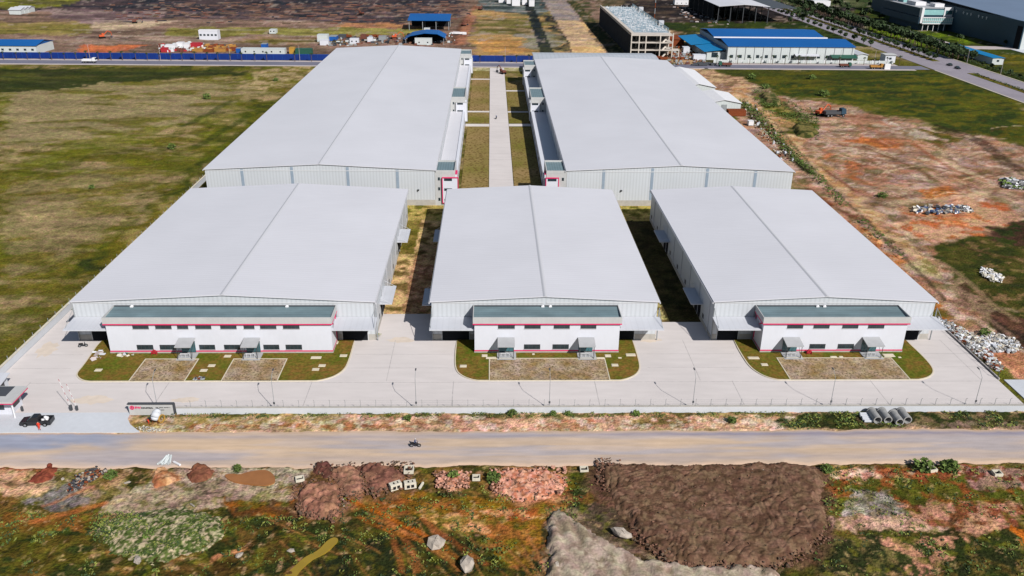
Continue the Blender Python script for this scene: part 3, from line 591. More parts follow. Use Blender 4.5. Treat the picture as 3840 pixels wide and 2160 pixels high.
def dirt_col(X, Y, T):
    tan = A((202,182,168)); grey = A((178,170,174)); blue = A((160,164,182)); sand = A((212,184,154))
    f = sstep(fbm(X/16, Y/1.6, 410, 3), .38, .66)*.8; c = mixn(tan, grey, f)
    f = sstep(fbm(X/26, Y/3, 411, 3), .48, .64)*(1-np.abs(T-.5))*.8; c = c*(1-f[:,None])+sand[None,:]*f[:,None]
    tr = (np.exp(-((T-.84-.02*np.sin(X/14))/.06)**2)*.55+np.exp(-((T-.2)/.07)**2)*.35)*(.3+.9*fbm(X/14, Y/1.5, 412)); tr = np.clip(tr, 0, .8)
    c = c*(1-tr[:,None])+A((160,154,166))[None,:]*tr[:,None]
    b = sstep(-X, 52, 66)*sstep(T+(fbm(X/6, Y/2, 416)-.5)*.3, .42, .66)*sstep(fbm(X/7, Y/3, 413), .2, .5); c = c*(1-b[:,None])+blue[None,:]*b[:,None]
    e = (1-sstep(np.minimum(T, 1-T), 0, .1)); c = c*(1-e[:,None])+A((216,186,162))[None,:]*e[:,None]
    dk = np.exp(-((T-.88)/.05)**2)*sstep(X, 0, 40)*.8*(.5+.6*fbm(X/10, Y/1, 414)); dk = np.clip(dk, 0, .85); c = c*(1-dk[:,None])+A((132,128,150))[None,:]*dk[:,None]
    return c*(.94+.12*fbm(X/9, Y/.6, 415, 3))[:,None]
road_strip('dirt_road', -150, 160, 110.4, 120.2, 0.0, dirt_col, 'grey tan unpaved road running across in front of the site wall', 1100, 60)
# yard
YZ = .02
yard = [(-90.4,167),(-90.4,138),(-84.5,126.4),(-62,126.4),(95.2,126.4),(95.2,163),(89,163),(89,153),(45,153),(45,161),(33.4,161),(33.4,153),(-11.6,153),(-11.6,165),(-23.2,165),(-23.2,153),(-82.2,153),(-82.2,167)]
sheet('yard', yard, YZ, 'concrete', 'pale concrete yard in front of the warehouses', 'pavement', -.25)
jm = MB()
for x in (-84,-58.9,-32.9,-6.9,19.2,44.9,70.9): jm.box(x-.06,x+.06,126.7,136.4,YZ,YZ+.006)
for y in (136.1,): jm.box(-84,95,y-.05,y+.05,YZ,YZ+.007)
for x in (-19.3,39,92): jm.box(x-.05,x+.05,136.6,152.8,YZ,YZ+.006)
for y in (141.5,146.9): 
    for (a,b_) in ((-90,-79),(-26.5,-8),(30,48),(86,95)): jm.box(a,b_,y-.04,y+.04,YZ,YZ+.005)
struct(jm.build('yard_joints','joint'),'dark joints between the concrete slabs of the yard','pavement')
random.seed(2)
for k_,(px_,py_,rx_,ry_) in enumerate(((175,1310,2.2,3.4),(345,1500,3.6,1.6),(1500,1275,3,1.4),(2440,1275,2.6,1.2),(700,1500,3,1))):
    x_, y_ = G(px_,py_); b = MB(); n_ = 22; pts_ = [(x_+rx_*math.cos(i*6.2832/n_)*random.uniform(.6,1.1), y_+ry_*math.sin(i*6.2832/n_)*random.uniform(.6,1.1)) for i in range(n_)]; b.prism(pts_, YZ-.02, YZ+.004)
    struct(b.build('dust_patch','dust'), 'faint tan dust patch on the concrete yard', 'pavement')
sheet('entrance_apron', [(-100,125.9),(-100,120.2),(-58.2,120.2),(-60.6,122.4),(-61.8,124.3),(-62,126.2),(-84.4,126.2)], .035, 'concrete_new', 'light bluish concrete apron between the gate and the dirt road', 'pavement', -.25)
sheet('yard_extension', R_(96.4,130,127,136.6), .03, 'concrete_new', 'pale slab beyond the right end of the yard', 'pavement', -.2)
sheet('service_road', R_(-.6,7.1,233,473), .03, 'concrete', 'narrow concrete road between the two rear warehouses', 'road', -.2)
sm = MB()
for k in range(29): sm.box(-.6,7.1,240+k*8-.05,240+k*8+.05,.03,.036)
struct(sm.build('service_road_joints','joint'),'cross joints in the narrow concrete road','road')
for i,(x0,x1,y0,y1,lb) in enumerate(((-9.4,-.8,240,336,'front left'),(-9.4,-.8,344,362,'middle left'),(-9.4,-.8,366,438,'rear left'),(-9.4,-.8,441,463,'farthest left'),(7.3,16,240,336,'front right'),(7.3,16,344,362,'middle right'),(7.3,16,366,408,'rear right'),(7.3,16,412,432,'farthest right'))):
    sheet('grass_court', R_(x0,x1,y0,y1), .05, 'court', '%s strip of grass pavers beside the narrow road'%lb, 'grass', -.2)
for x0,x1,y0,y1 in ((-10.3,-.7,337.5,341),(-10.3,-.7,363.2,365.2),(-10.3,-.7,438.6,440.6),(7.2,16,338,341.5),(7.2,16,363,365),(7.2,16,409,411)):
    sheet('footpath', R_(x0,x1,y0,y1), .06, 'concrete', 'pale path crossing the grass strip to a stair tower', 'path', -.2)
# rear road, fence side and avenue
sheet('rear_road', R_(-420,245,477.5,488.5), .0, 'asphalt_dark', 'grey asphalt road behind the warehouses', 'road', -.3)
sheet('rear_pavement', R_(-420,120,474.8,477.3), .03, 'pavement', 'pale verge strip on the near side of the rear road', 'pavement', -.3)
sheet('rear_pavement', R_(-420,26,488.7,492.5), .03, 'pavement', 'pale pavement in front of the blue fence', 'pavement', -.3)
sheet('rear_pavement', R_(118,236,474.6,477.3), .03, 'pavement', 'pale kerb strip along the right field', 'pavement', -.3)
sheet('rear_pavement', R_(118,232,488.7,494), .03, 'pavement', 'pale pavement in front of the blue roofed factory', 'pavement', -.3)
sheet('avenue', [(247,300),(260,300),(260,1100),(247,1100)], .02, 'asphalt', 'near carriageway of the tree lined avenue', 'road', -.3)
sheet('avenue', [(264.5,300),(276,300),(276,1100),(264.5,1100)], .02, 'asphalt', 'far carriageway of the tree lined avenue', 'road', -.3)
for y0,y1 in ((300,466),(506,1100)): sheet('median', R_(260.1,264.4,y0,y1), .14, 'lawn', 'grassed median of the avenue', 'grass', -.3)
sheet('crossing', R_(260.1,264.4,466.1,505.9), .024, 'asphalt', 'asphalt gap in the avenue median', 'road', -.3)
sheet('kerb', R_(246.2,246.9,300,475), .14, 'kerb', 'pale kerb along the near side of the avenue', 'kerb', -.3)
sheet('kerb', R_(276.1,276.8,300,1000), .14, 'kerb', 'pale kerb along the far side of the avenue', 'kerb', -.3)
bx = [G(*q) for q in ((3400,110),(3560,160),(3600,172),(3840,176),(3840,184),(3590,184),(3540,172),(3380,120))]
sheet('inner_road', bx, .05, 'pavement', 'pale inner road curving past the glass office building', 'road', -.3)
# lawns with kerbs
Z1 = lambda x,y: (x/2.68333, 1080+y/2.68333); Z2 = lambda x,y: (960+x/2.68333, 1080+y/2.68333)
Z3 = lambda x,y: (1920+x/2.68333, 1080+y/2.68333); Z4 = lambda x,y: (2880+x/2.68333, 1080+y/2.68333)
def lawn(left, right, xl, xr, label):
    L_ = chaikin([G(*p) for p in left], 2, False); Rr = chaikin([G(*p) for p in right], 2, False)
    pts = [(L_[0][0], 152.85)]+L_+[(L_[-1][0]+.5, 136.7), (Rr[-1][0]-.5, 136.7)]+Rr[::-1]+[(Rr[0][0], 152.85)]
    pts = [(x, max(y, 136.7)) for x, y in pts]
    pts = pts[::-1]
    if sum(pts[i][0]*pts[(i+1)%len(pts)][1]-pts[(i+1)%len(pts)][0]*pts[i][1] for i in range(len(pts))) < 0: pts = pts[::-1]
    cx = sum(p[0] for p in pts)/len(pts); cy = sum(p[1] for p in pts)/len(pts)
    sheet('lawn', pts, .15, 'lawn', label, 'grass', -.1)
    # kerb ring
    b = MB(); n = len(pts); out = []
    for i in range(n):
        a, c = Vector(pts[i-1]), Vector(pts[(i+1)%n]); t = (c-a).normalized(); out.append((pts[i][0]+t.y*.22, pts[i][1]-t.x*.22))
    for i in range(n):
        j = (i+1)%n; b.hexa([(*pts[i],-.1),(*out[i],-.1),(*out[j],-.1),(*pts[j],-.1)], [(*pts[i],.17),(*out[i],.17),(*out[j],.17),(*pts[j],.17)])
    struct(b.build('kerb', 'kerb'), 'pale kerb round the %s'%label, 'kerb')
lawn([Z1(1000,560),Z1(950,630),Z1(905,700),Z1(840,790),Z1(780,860),Z1(785,895),Z1(830,930),Z1(900,942),Z1(1000,944)], [Z2(985,540),Z2(955,650),Z2(920,760),Z2(880,830),Z2(800,885),Z2(700,920),Z2(600,938),Z2(500,942)], 0, 0, 'rounded lawn before the left office building')
lawn([Z2(2022,560),Z2(2008,700),Z2(2012,810),Z2(2050,870),Z2(2140,915),Z2(2240,935),Z2(2340,942)], [Z3(1215,545),Z3(1250,660),Z3(1285,790),Z3(1265,855),Z3(1200,900),Z3(1100,930),Z3(1000,938)], 0, 0, 'rounded lawn before the middle office building')
lawn([Z3(2250,560),Z3(2330,700),Z3(2400,800),Z3(2500,870),Z4(10,905),Z4(110,928),Z4(220,935)], [Z4(1380,530),Z4(1500,640),Z4(1600,740),Z4(1655,815),Z4(1655,865),Z4(1600,905),Z4(1500,925),Z4(1440,932)], 0, 0, 'rounded lawn before the right office building')
for x0,x1,lb in ((-66.2,-56.3,'left gravel parking bay before the left office'),(-49.4,-39.4,'right gravel parking bay before the left office'),(-.2,22,'wide gravel parking bay before the middle office'),(56,78.4,'wide gravel parking bay before the right office')):
    sheet('parking_bay', R_(x0,x1,136.62,144.8), .17, 'paver', lb, 'paving', -.1)
    b = MB()
    b.box(x0-.18,x0,136.62,144.98,-.1,.21); b.box(x1,x1+.18,136.62,144.98,-.1,.21); b.box(x0,x1,144.8,144.98,-.1,.21)
    struct(b.build('kerb','kerb'), 'pale edging of the %s'%lb, 'kerb')
# drain covers
cov = [(Z1(990,825),1.3,.9),(Z1(2130,780),1.3,.9),(Z1(2050,828),1.3,.9),(Z1(2290,685),1.3,.9),(Z2(600,818),1.3,.9),(Z2(665,780),1.3,.9),(Z2(880,680),1.4,.9),(Z2(800,550),1.1,1),(Z2(605,700),2,.9),(Z2(2085,785),1.3,.9),(Z2(2300,680),1.1,.9),(Z2(2365,703),2,.7),
    (Z3(1035,775),1.3,.9),(Z3(1195,672),1.9,1),(Z3(965,682),1.2,1),(Z3(890,705),1.6,.6),(Z3(1085,702),.7,.4),(Z3(215,664),.5,.5),(Z3(2430,703),2.2,.9),(Z3(2540,770),1.3,.9),(Z4(1215,677),2.2,1.2),(Z4(1325,697),.6,.4),(Z4(660,693),1.3,.6),(Z4(735,692),.8,.5)]
CL = ['pale square cover at the far left of the left lawn','pale square cover between the left parking bays, nearer the building','pale square cover between the left parking bays, nearer the yard','pale square cover close to the left office wall between its two entrances','pale cover nearest the yard right of the left parking bays','pale cover slightly above another, right of the left parking bays','pale cover near the right kerb of the left lawn','pale cover beside the right end wall of the left office','wide pale cover right of the left bays under the office wall',
    'pale cover in the left part of the middle lawn','small pale cover beside the left entrance of the middle office','wide flat cover at the upper left corner of the middle parking bay','pale cover in the middle of the right part of the middle lawn','large pale cover at the right kerb of the middle lawn','pale cover at the upper right corner of the middle parking bay','flat strip cover right of the right entrance of the middle office','tiny pale cover between two larger ones right of the middle office','tiny pale cover under the wall between the entrances of the middle office',
    'large pale cover in the upper left of the right lawn','pale cover in the left of the right lawn nearer the yard','largest pale cover, right of the right entrance of the right office','tiny pale cover at the right of the right lawn','pale cover at the middle of the right parking bay edge','small cover just right of another on the right parking bay edge']
for k,((px,py),wx_,wy_) in enumerate(cov):
    x, y = G(px, py, .2); b = MB(); b.bev(x-wx_/2, x+wx_/2, y-wy_/2, y+wy_/2, .1, .24, .03); b.bev(x-wx_/2+.12, x+wx_/2-.12, y-wy_/2+.1, y+wy_/2-.1, .2, .262, .02)
    tag(b.build('drain_cover','kerb'), CL[k], 'drain cover', 'drain covers in the lawns')
# ------------------------------------------------------------------ front warehouses
def warehouse(name, x0, x1, y0, y1, ze, zr, label, strips=(), fdoors=(), ldoors=(), rdoors=(), vents=(), pipes=True, plinth=1.3):
    t = thing('warehouse', label, 'warehouse', ((x0+x1)/2, y0, 0)); xm = (x0+x1)/2
    b = MB(); b.add([(x0,y0,-.2),(x1,y0,-.2),(x1,y0,ze),(xm,y0,zr),(x0,y0,ze),(x0,y1,-.2),(x1,y1,-.2),(x1,y1,ze),(xm,y1,zr),(x0,y1,ze)],
        [(0,1,2,3,4),(6,5,9,8,7),(1,6,7,2),(5,0,4,9)]); b.build('wall', 'wall_metal', t)
    b = MB(); o = .35; sl_ = (zr-ze)/(xm-x0)
    for sx, xe in ((-1,x0-o),(1,x1+o)):
        z = ze-sl_*o
        b.hexa([(xe,y0-o,z+.03),(xm,y0-o,zr+.03),(xm,y1+o,zr+.03),(xe,y1+o,z+.03)] if sx < 0 else [(xm,y0-o,zr+.03),(xe,y0-o,z+.03),(xe,y1+o,z+.03),(xm,y1+o,zr+.03)],
               [(xe,y0-o,z+.2),(xm,y0-o,zr+.2),(xm,y1+o,zr+.2),(xe,y1+o,z+.2)] if sx < 0 else [(xm,y0-o,zr+.2),(xe,y0-o,z+.2),(xe,y1+o,z+.2),(xm,y1+o,zr+.2)])
    b.build('roof', 'roof', t)
    b = MB(); b.hexa([(xm-.42,y0-o-.05,zr+.19),(xm+.42,y0-o-.05,zr+.19),(xm+.42,y1+o,zr+.19),(xm-.42,y1+o,zr+.19)],[(xm-.1,y0-o-.05,zr+.3),(xm+.1,y0-o-.05,zr+.3),(xm+.1,y1+o,zr+.3),(xm-.1,y1+o,zr+.3)]); b.build('ridge_cap','ridge',t)
    for xe, s_ in ((x0-o, -1), (x1+o, 1)):
        b = MB(); b.box(min(xe,xe+s_*.2), max(xe,xe+s_*.2), y0-o, y1+o, ze-.3, ze-.02); b.build('gutter','ridge',t)
    b = MB(); b.box(x0-.06,x1+.06,y0-.06,y0-.003,-.2,plinth); b.box(x0-.06,x0-.003,y0,y1,-.2,plinth*.6); b.box(x1+.003,x1+.06,y0,y1,-.2,plinth*.6); b.build('plinth','plinth',t)
    b = MB(); b.box(x0,xm-.3,y0-.07,y0-.004,ze-.32,ze-.12); b.box(xm+.3,x1,y0-.07,y0-.004,ze-.32,ze-.12); b.build('eave_trim','frame_light',t)
    for s_ in strips:
        b = MB(); zt = zr-(abs(s_-xm))*sl_-.4; b.box(s_-.42, s_+.42, y0-.05, y0-.004, plinth+.1, zt); b.build('translucent_panel','skylight',t)
    for (a, c, zt) in fdoors:
        b = MB(); b.box(a-.15, c+.15, y0-.12, y0-.01, 0, zt+.15); f = b.build('door_frame','frame_light',t)
        b = MB(); b.box(a, c, y0-.16, y0-.125, 0, zt); g = b.build('roller_door','dark',f); 
    for lst, xe, s_ in ((ldoors, x0, -1), (rdoors, x1, 1)):
        for (yc, hw) in lst:
            b = MB(); b.box(min(xe,xe+s_*.1), max(xe,xe+s_*.1), yc-hw*.6, yc+hw*.6, 0, 3.4); b.build('roller_door','dark',t)
            b = MB(); xe2 = xe+s_*2.6
            b.hexa([(min(xe,xe2),yc-hw,3.95),(max(xe,xe2),yc-hw,3.95),(max(xe,xe2),yc+hw,3.95),(min(xe,xe2),yc+hw,3.95)],[(min(xe,xe2),yc-hw,4.15),(max(xe,xe2),yc-hw,4.15),(max(xe,xe2),yc+hw,4.15),(min(xe,xe2),yc+hw,4.15)])
            for yy in (yc-hw+.1, yc+hw-.1): b.cyl((xe2-s_*.1,yy,4.05),(xe+s_*.05,yy,5.4),.04,n=5)
            b.build('canopy','canopy',t)
    if pipes:
        k = 0
        for xe, s_ in ((x0, -1), (x1, 1)):
            yy = y0+3
            while yy < min(y1-1, y0+75): b = MB(); b.cyl((xe+s_*.12,yy,0),(xe+s_*.12,yy,ze-.3),.07,n=5); b.build('downpipe','ridge',t); yy += 9.1
            for j in range(min(8, int((y1-y0)/9))):
                yy = y0+7.5+j*9; b = MB(); b.box(min(xe+s_*.003,xe+s_*.07), max(xe+s_*.003,xe+s_*.07), yy-.5, yy+.5, 1.2, 2.2); b.build('side_window','frame_dark',t)
    for (vx, vz) in vents:
        b = MB(); b.bev(vx-.28, vx+.28, y0-.3, y0-.01, vz-.2, vz+.2, .04); b.cyl((vx,y0-.15,vz),(vx,y0-.5,vz-.1),.1,.16,8); b.build('wall_lamp','steel_dark',t)
    return t
FLd = [(-77.3,-74.4,3.7)]
wFL = warehouse('FL', -82.2,-23.3,153,226,8.5,10.0,'large white roofed warehouse at the front left, widest of the front row', fdoors=((-79.6,-74.2,4.2),(-29.8,-24.8,4.2)), rdoors=((166,4.6),(202,4.6)))
wFM = warehouse('FM', -11.8,33.3,153,226,8.5,9.65,'narrowest white roofed warehouse in the middle of the front row', fdoors=((-9.8,-4.4,4.2),(25.6,29,4.2)), ldoors=((165,4.2),(202,4.2)))
wFR = warehouse('FR', 44.8,89.5,153,226,8.5,9.65,'white roofed warehouse at the front right beside the rubble strip', fdoors=((46,50.2,4.2),(83,87.4,4.2)), ldoors=((165.5,4.2),(202,4.2)))
wRL = warehouse('RL', -82.2,-16.35,238.5,468.5,10.5,12.15,'long white roofed warehouse at the rear left behind the front row', strips=(-71.7,-57.4,-41.4,-27.1), vents=((-21.2,4.6),), plinth=1.6)
wRR = warehouse('RR', 22.1,88.3,238.5,435.5,10.5,12.15,'long white roofed warehouse at the rear right behind the front row', strips=(32.8,47,63.1,77.3), vents=((38.2,4.6),(78,5)), plinth=1.6)
# canopies over the front docks
for t, lst in ((wFL, ((-82.4,-74.0),(-30.9,-22.6))), (wFM, ((-12.0,-3.2),(25.2,33.9))), (wFR, ((44.6,53.2),(81.8,90.2)))):
    for a, c in lst:
        b = MB(); b.hexa([(a,147.8,4.7),(c,147.8,4.7),(c,152.9,5.0),(a,152.9,5.0)],[(a,147.8,4.95),(c,147.8,4.95),(c,152.9,5.25),(a,152.9,5.25)])
        b.build('dock_canopy','canopy',t)
        for q_, o_ in ((a, .2), (c, -.2)):
            b = MB(); b.cyl((q_+o_,152.8,0),(q_+o_,152.8,7.2),.12,n=6); b.cyl((q_+o_,148.2,4.9),(q_+o_,152.8,7.2),.05,n=5); b.build('canopy_bracket','steel',t)
# bollard / bush beside dock
# wings and stair towers of the rear warehouses
def tower(t, x0, x1, y0, y1, outer, z=10.5):
    b = MB(); b.box(x0,x1,y0,y1,-.2,z-.75); w_ = b.build('stair_tower','grey_wall',t)
    b = MB(); th = .22
    for bx_ in ((x0,x1,y0-.02,y0+th),(x0,x1,y1-th,y1+.02),(x0-.02,x0+th,y0+th,y1-th),(x1-th,x1+.02,y0+th,y1-th)): b.box(*bx_, z-.8, z)
    b.build('parapet','grey_wall',w_)
    b = MB(); b.box(x0+th,x1-th,y0+th,y1-th,z-.74,z-.5); b.build('tower_roof','tower_roof',w_)
    # white bay with magenta frame towards the service road
    xa, xb = (x0+2.3, x1+.7) if outer > 0 else (x0-.0, x1-2.5)
    b = MB(); b.box(xa,xb,y0-.5,y0-.03,.9,z-2.2); b.build('bay','white_wall',w_)
    b = MB(); b.box(xa-.22,xa,y0-.6,y0-.03,.7,z-2.0); b.box(xb,xb+.22,y0-.6,y0-.03,.7,z-2.0); b.box(xa,xb,y0-.6,y0-.03,z-2.2,z-2.0); b.box(xa,xb,y0-.6,y0-.03,.7,.9); b.build('bay_frame','magenta' if y0 < 240 else 'grey_wall',w_)
    for zz in (1.3,4.5,7.5):
        b = MB(); b.box(xa+.4,xb-1.6 if outer > 0 else xb-.5,y0-.56,y0-.505,zz,zz+.75); b.build('window','glass',w_)
        xs_ = x0+.9 if outer > 0 else x1-1.4
        b = MB(); b.box(xs_,xs_+.6,y0-.06,y0-.005,zz,zz+.9); b.build('window','glass',w_)
    xe = x1 if outer > 0 else x0
    b = MB(); xa2, xb2 = (xe+.003,xe+.5) if outer > 0 else (xe-.5,xe-.003)
    b.box(xa2,xb2,y0+.2,y0+3.4,.9,z-1.2); b.build('side_bay','white_wall',w_)
    b = MB(); b.box(xa2-.03,xb2+.06,y0+3.4,y0+3.65,.8,z-1.1); b.box(xa2-.03,xb2+.06,y0+.1,y0+3.65,z-1.2,z-1.0); b.build('side_frame','magenta' if y0 < 240 else 'grey_wall',w_)
for (y0,y1) in ((238.5,249.5),(343,363.6),(453,468)): tower(wRL,-16.3,-10.4,y0,y1,1)
for (y0,y1) in ((238.5,249.8),(343,363.6),(420,434.5)): tower(wRR,16.1,22.05,y0,y1,-1)
for t, x0, x1, segs in ((wRL,-16.32,-10.5,((249.6,342.9),(363.7,452.9))), (wRR,16.2,22.07,((249.9,342.9),(363.7,419.9)))):
    for (a, c) in segs:
        b = MB(); b.box(x0,x1,a,c,-.2,4.6); g = b.build('side_wing','white_wall',t)
        b = MB(); 
        if x0 < 0: b.box(x0+.02,x1-.9,a,c,4.604,4.72); b.build('wing_roof','roof',g); b = MB(); b.box(x1-.9,x1+.05,a,c,4.604,5.0); b.build('parapet','white_wall',g)
        else: b.box(x0+1.2,x1-.02,a,c,4.604,4.72); b.build('wing_roof','roof',g); b = MB(); b.box(x0-.05,x0+1.2,a,c,4.604,5.0); b.build('parapet','white_wall',g)
        yy = a+4
        while yy < c-3:
            b = MB(); xe = x1 if x0 < 0 else x0; b.box(xe-.04,xe+.04,yy,yy+2.4,1.2,2.6); b.build('window','glass',g); yy += 9
# ------------------------------------------------------------------ office buildings
def office(x0, x1, upper, lower, ents, label, vents):
    Y0, Y1 = 147.4, 152.9; t = thing('office_building', label, 'office building', ((x0+x1)/2, Y0, 0)); n = label
    b = MB(); b.box(x0,x1,Y0,Y1,.66,7.1); b.build('wall','white_wall',t)
    b = MB(); b.box(x0-.08,x1+.08,Y0-.1,Y1,-.1,.42); b.build('plinth','plinth',t)
    b = MB(); b.box(x0-.03,x1+.03,Y0-.04,Y1,.424,.656); b.build('lower_stripe','magenta',t)
    b = MB(); b.box(x0-.32,x1+.32,Y0-.42,Y1-.01,6.38,6.62); b.build('upper_stripe','magenta',t)
    b = MB(); X0, X1, Yf = x0-.3, x1+.3, Y0-.4
    b.box(X0,X1,Yf,Yf+.35,6.624,7.9); b.box(X0,X0+.14,Yf+.35,Y1-.01,6.624,7.9); b.box(X1-.14,X1,Yf+.35,Y1-.01,6.624,7.9); b.build('parapet','grey_wall',t)
    b = MB(); b.hexa([(X0+.14,Yf+.35,6.7),(X1-.14,Yf+.35,6.7),(X1-.14,Y1-.02,6.7),(X0+.14,Y1-.02,6.7)],[(X0+.14,Yf+.35,7.38),(X1-.14,Yf+.35,7.38),(X1-.14,Y1-.02,7.66),(X0+.14,Y1-.02,7.66)]); b.build('roof','office_roof',t)
    b = MB(); b.box(X0+.2,X1-.2,Y1-.32,Y1-.06,7.66,7.84); b.build('gutter','steel_dark',t)
    for vx in vents: b = MB(); b.bev(vx-.3,vx+.3,Y1-.7,Y1-.3,7.6,7.95,.05); b.cyl((vx,Y1-.5,7.95),(vx,Y1-.5,8.08),.22,.12,10); b.build('roof_vent','white_paint',t)
    def win(a, c, z0, z1):
        b = MB(); 
        for bb in ((a-.07,c+.07,z0-.07,z0),(a-.07,c+.07,z1,z1+.07),(a-.07,a,z0,z1),(c,c+.07,z0,z1)): b.box(bb[0],bb[1],Y0-.07,Y0-.004,bb[2],bb[3])
        k = int((c-a)/.75)
        for j in range(1,k): xx = a+(c-a)*j/k; b.box(xx-.025,xx+.025,Y0-.05,Y0-.004,z0,z1)
        f = b.build('window','frame_dark',t); b = MB(); b.box(a,c,Y0-.03,Y0-.005,z0,z1); b.build('pane','glass',f)
        b = MB(); b.box(a-.15,c+.15,Y0-.14,Y0-.075,z0-.12,z0-.07); b.build('sill','frame_light',f)
    for a, c in upper: win(a, c, 5.45, 6.34)
    for a, c in lower: win(a, c, .95, 1.85)
    for a, c in ents:
        e = MB(); e.hexa([(a-.1,144.35,2.85),(c+.1,144.35,2.85),(c+.1,147.34,3.35),(a-.1,147.34,3.35)],[(a-.1,144.35,3.0),(c+.1,144.35,3.0),(c+.1,147.34,3.5),(a-.1,147.34,3.5)]); e.build('entrance_canopy','canopy_grey',t)
        e = MB(); e.box(a+.1,c-.1,147.3,147.38,.3,2.7); d = e.build('door','glass_teal',t)
        e = MB(); e.box((a+c)/2-.03,(a+c)/2+.03,147.25,147.3,.3,2.7); e.box(a+.05,c-.05,147.25,147.3,2.7,2.8); e.build('door_frame','frame_dark',d)
        e = MB()
        for xx in (a+.12, c-.12): e.cyl((xx,144.7,.25),(xx,144.7,2.9),.06,n=6); e.cyl((xx,144.75,.25),(xx,147.2,3.1),.035,n=5)
        e.build('canopy_post','frame_dark',t)
        e = MB(); e.box(a-.2,c+.4,145.0,147.25,-.1,.30); e.box(a-.2,c+.4,144.3,144.99,-.1,.2); e.build('entrance_step','canopy_grey',t)
        e = MB()
        for i_ in range(3): e.cyl((a+.5+i_*.8,145.3,.3),(a+.5+i_*.8+.1,145.3,1.1),.04,n=5)
        e.box(a+.5,a+2.1,145.28,145.34,1.05,1.12); e.build('handrail','white_paint',t)
    for xs_, s_ in ((x0,-1),(x1,1)):
        b = MB(); f = (lambda q0,q1: (min(xs_+s_*q0,xs_+s_*q1), max(xs_+s_*q0,xs_+s_*q1)))
        b.box(*f(.003,.12),Y1-.9,Y1-.62,1.0,6.37); 
        b.hexa([(f(.003,.1)[0],Y0+.2,6.37),(f(.003,.1)[1],Y0+.2,6.37),(f(.003,.1)[1],Y0+.7,6.37),(f(.003,.1)[0],Y0+.7,6.37)][::-1],[(f(.003,.1)[0],Y1-1.4,4.0),(f(.003,.1)[1],Y1-1.4,4.0),(f(.003,.1)[1],Y1-.9,4.0),(f(.003,.1)[0],Y1-.9,4.0)][::-1]); b.build('side_stripe','magenta',t)
    return t
office(-73.9,-30.9, [(-68.72,-65.8),(-64.38,-61.45),(-60.22,-58.28),(-56.76,-53.88),(-51.99,-49.05),(-47.53,-45.63),(-44.38,-41.43),(-40.0,-37.0)],
    [(-68.6,-65.6),(-64.2,-61.3),(-56.6,-53.7),(-51.8,-48.9),(-44.2,-41.3),(-39.9,-36.9)], [(-60.2,-57.3),(-47.7,-44.8)], 'longest white office block with eight upper windows, before the front left warehouse', (-70.5,-40.2))
office(-3.2,25.1, [(1.46,4.55),(6.59,9.58),(12.29,15.25),(17.52,20.42)], [(6.57,9.6),(12.18,15.23)], [(1.4,4.5),(17.1,20.1)], 'white office block between the two others, before the middle warehouse', (10.3,11.8))
office(53.3,81.7, [(58.04,61.02),(63.24,66.24),(68.94,71.93),(74.05,77.07)], [(63.1,66.1),(68.75,71.8)], [(57.5,60.6),(73.3,76.5)], 'white office block with magenta stripes, before the front right warehouse', (65.4,66.8))
# rear annex behind the right rear warehouse
t = thing('warehouse', 'low grey white warehouse peeping out behind the rear right one', 'warehouse', (54,447,0))
b = MB(); b.box(22.5,86.5,446.5,470,-.2,8.6); b.build('wall','pale_panel',t)
b = MB(); b.hexa([(22,446,8.6),(87,446,8.6),(87,458.2,9.5),(22,458.2,9.5)],[(22,446,8.8),(87,446,8.8),(87,458.2,9.7),(22,458.2,9.7)]); b.hexa([(22,458.3,9.5),(87,458.3,9.5),(87,470.5,8.6),(22,470.5,8.6)],[(22,458.3,9.7),(87,458.3,9.7),(87,470.5,8.8),(22,470.5,8.8)]); b.build('roof','roof_old',t)
# ------------------------------------------------------------------ walls, fences, poles
t = thing('boundary_wall', 'long low grey wall with wire posts between the yard and the dirt road', 'wall', (20,126,0))
b = MB(); b.box(-54.0,112,125.75,126.05,-.3,1.15); b.build('wall','concrete_new',t)
b = MB(); b.box(-54.0,112,125.68,126.12,1.155,1.24); b.build('coping','plinth',t)
n = 0; x = -51.5
while x < 110:
    b = MB(); b.box(x-.03,x+.03,125.87,125.93,1.24,2.4); b.cyl((x,125.9,2.45),(x,125.55,2.8),.03,n=4); b.build('post','steel',t); x += 2.64; n += 1
for z in (1.6,2.0,2.4): b = MB(); b.box(-54,112,125.895,125.905,z,z+.012); b.build('wire','steel',t)
t = thing('boundary_wall', 'grey wall running back along the left edge of the site', 'wall', (-90.6,150,0))
b = MB(); b.box(-90.85,-90.5,138,471,-.3,1.5); b.build('wall','concrete_new',t)
b = MB(); b.box(-90.9,-90.42,138,471,1.505,1.6); b.build('coping','block',t)
y = 139
for k in range(40):
    b = MB(); b.box(-90.72,-90.64,y-.04,y+.04,1.6,2.4); b.build('post','steel',t); y += 3.2
t = thing('boundary_fence', 'thin dark fence between the yard and the rubble on the right', 'fence', (95.5,150,0))
b = MB(); b.box(95.35,95.55,136.6,240,-.2,.35); b.build('kerb_base','joint',t)
for k in range(34): b = MB(); yy = 137+k*3; b.box(95.4,95.48,yy-.04,yy+.04,.35,1.6); b.build('post','steel_dark',t)
b = MB(); b.box(95.43,95.45,136.6,240,1.5,1.54); b.build('wire','steel_dark',t)
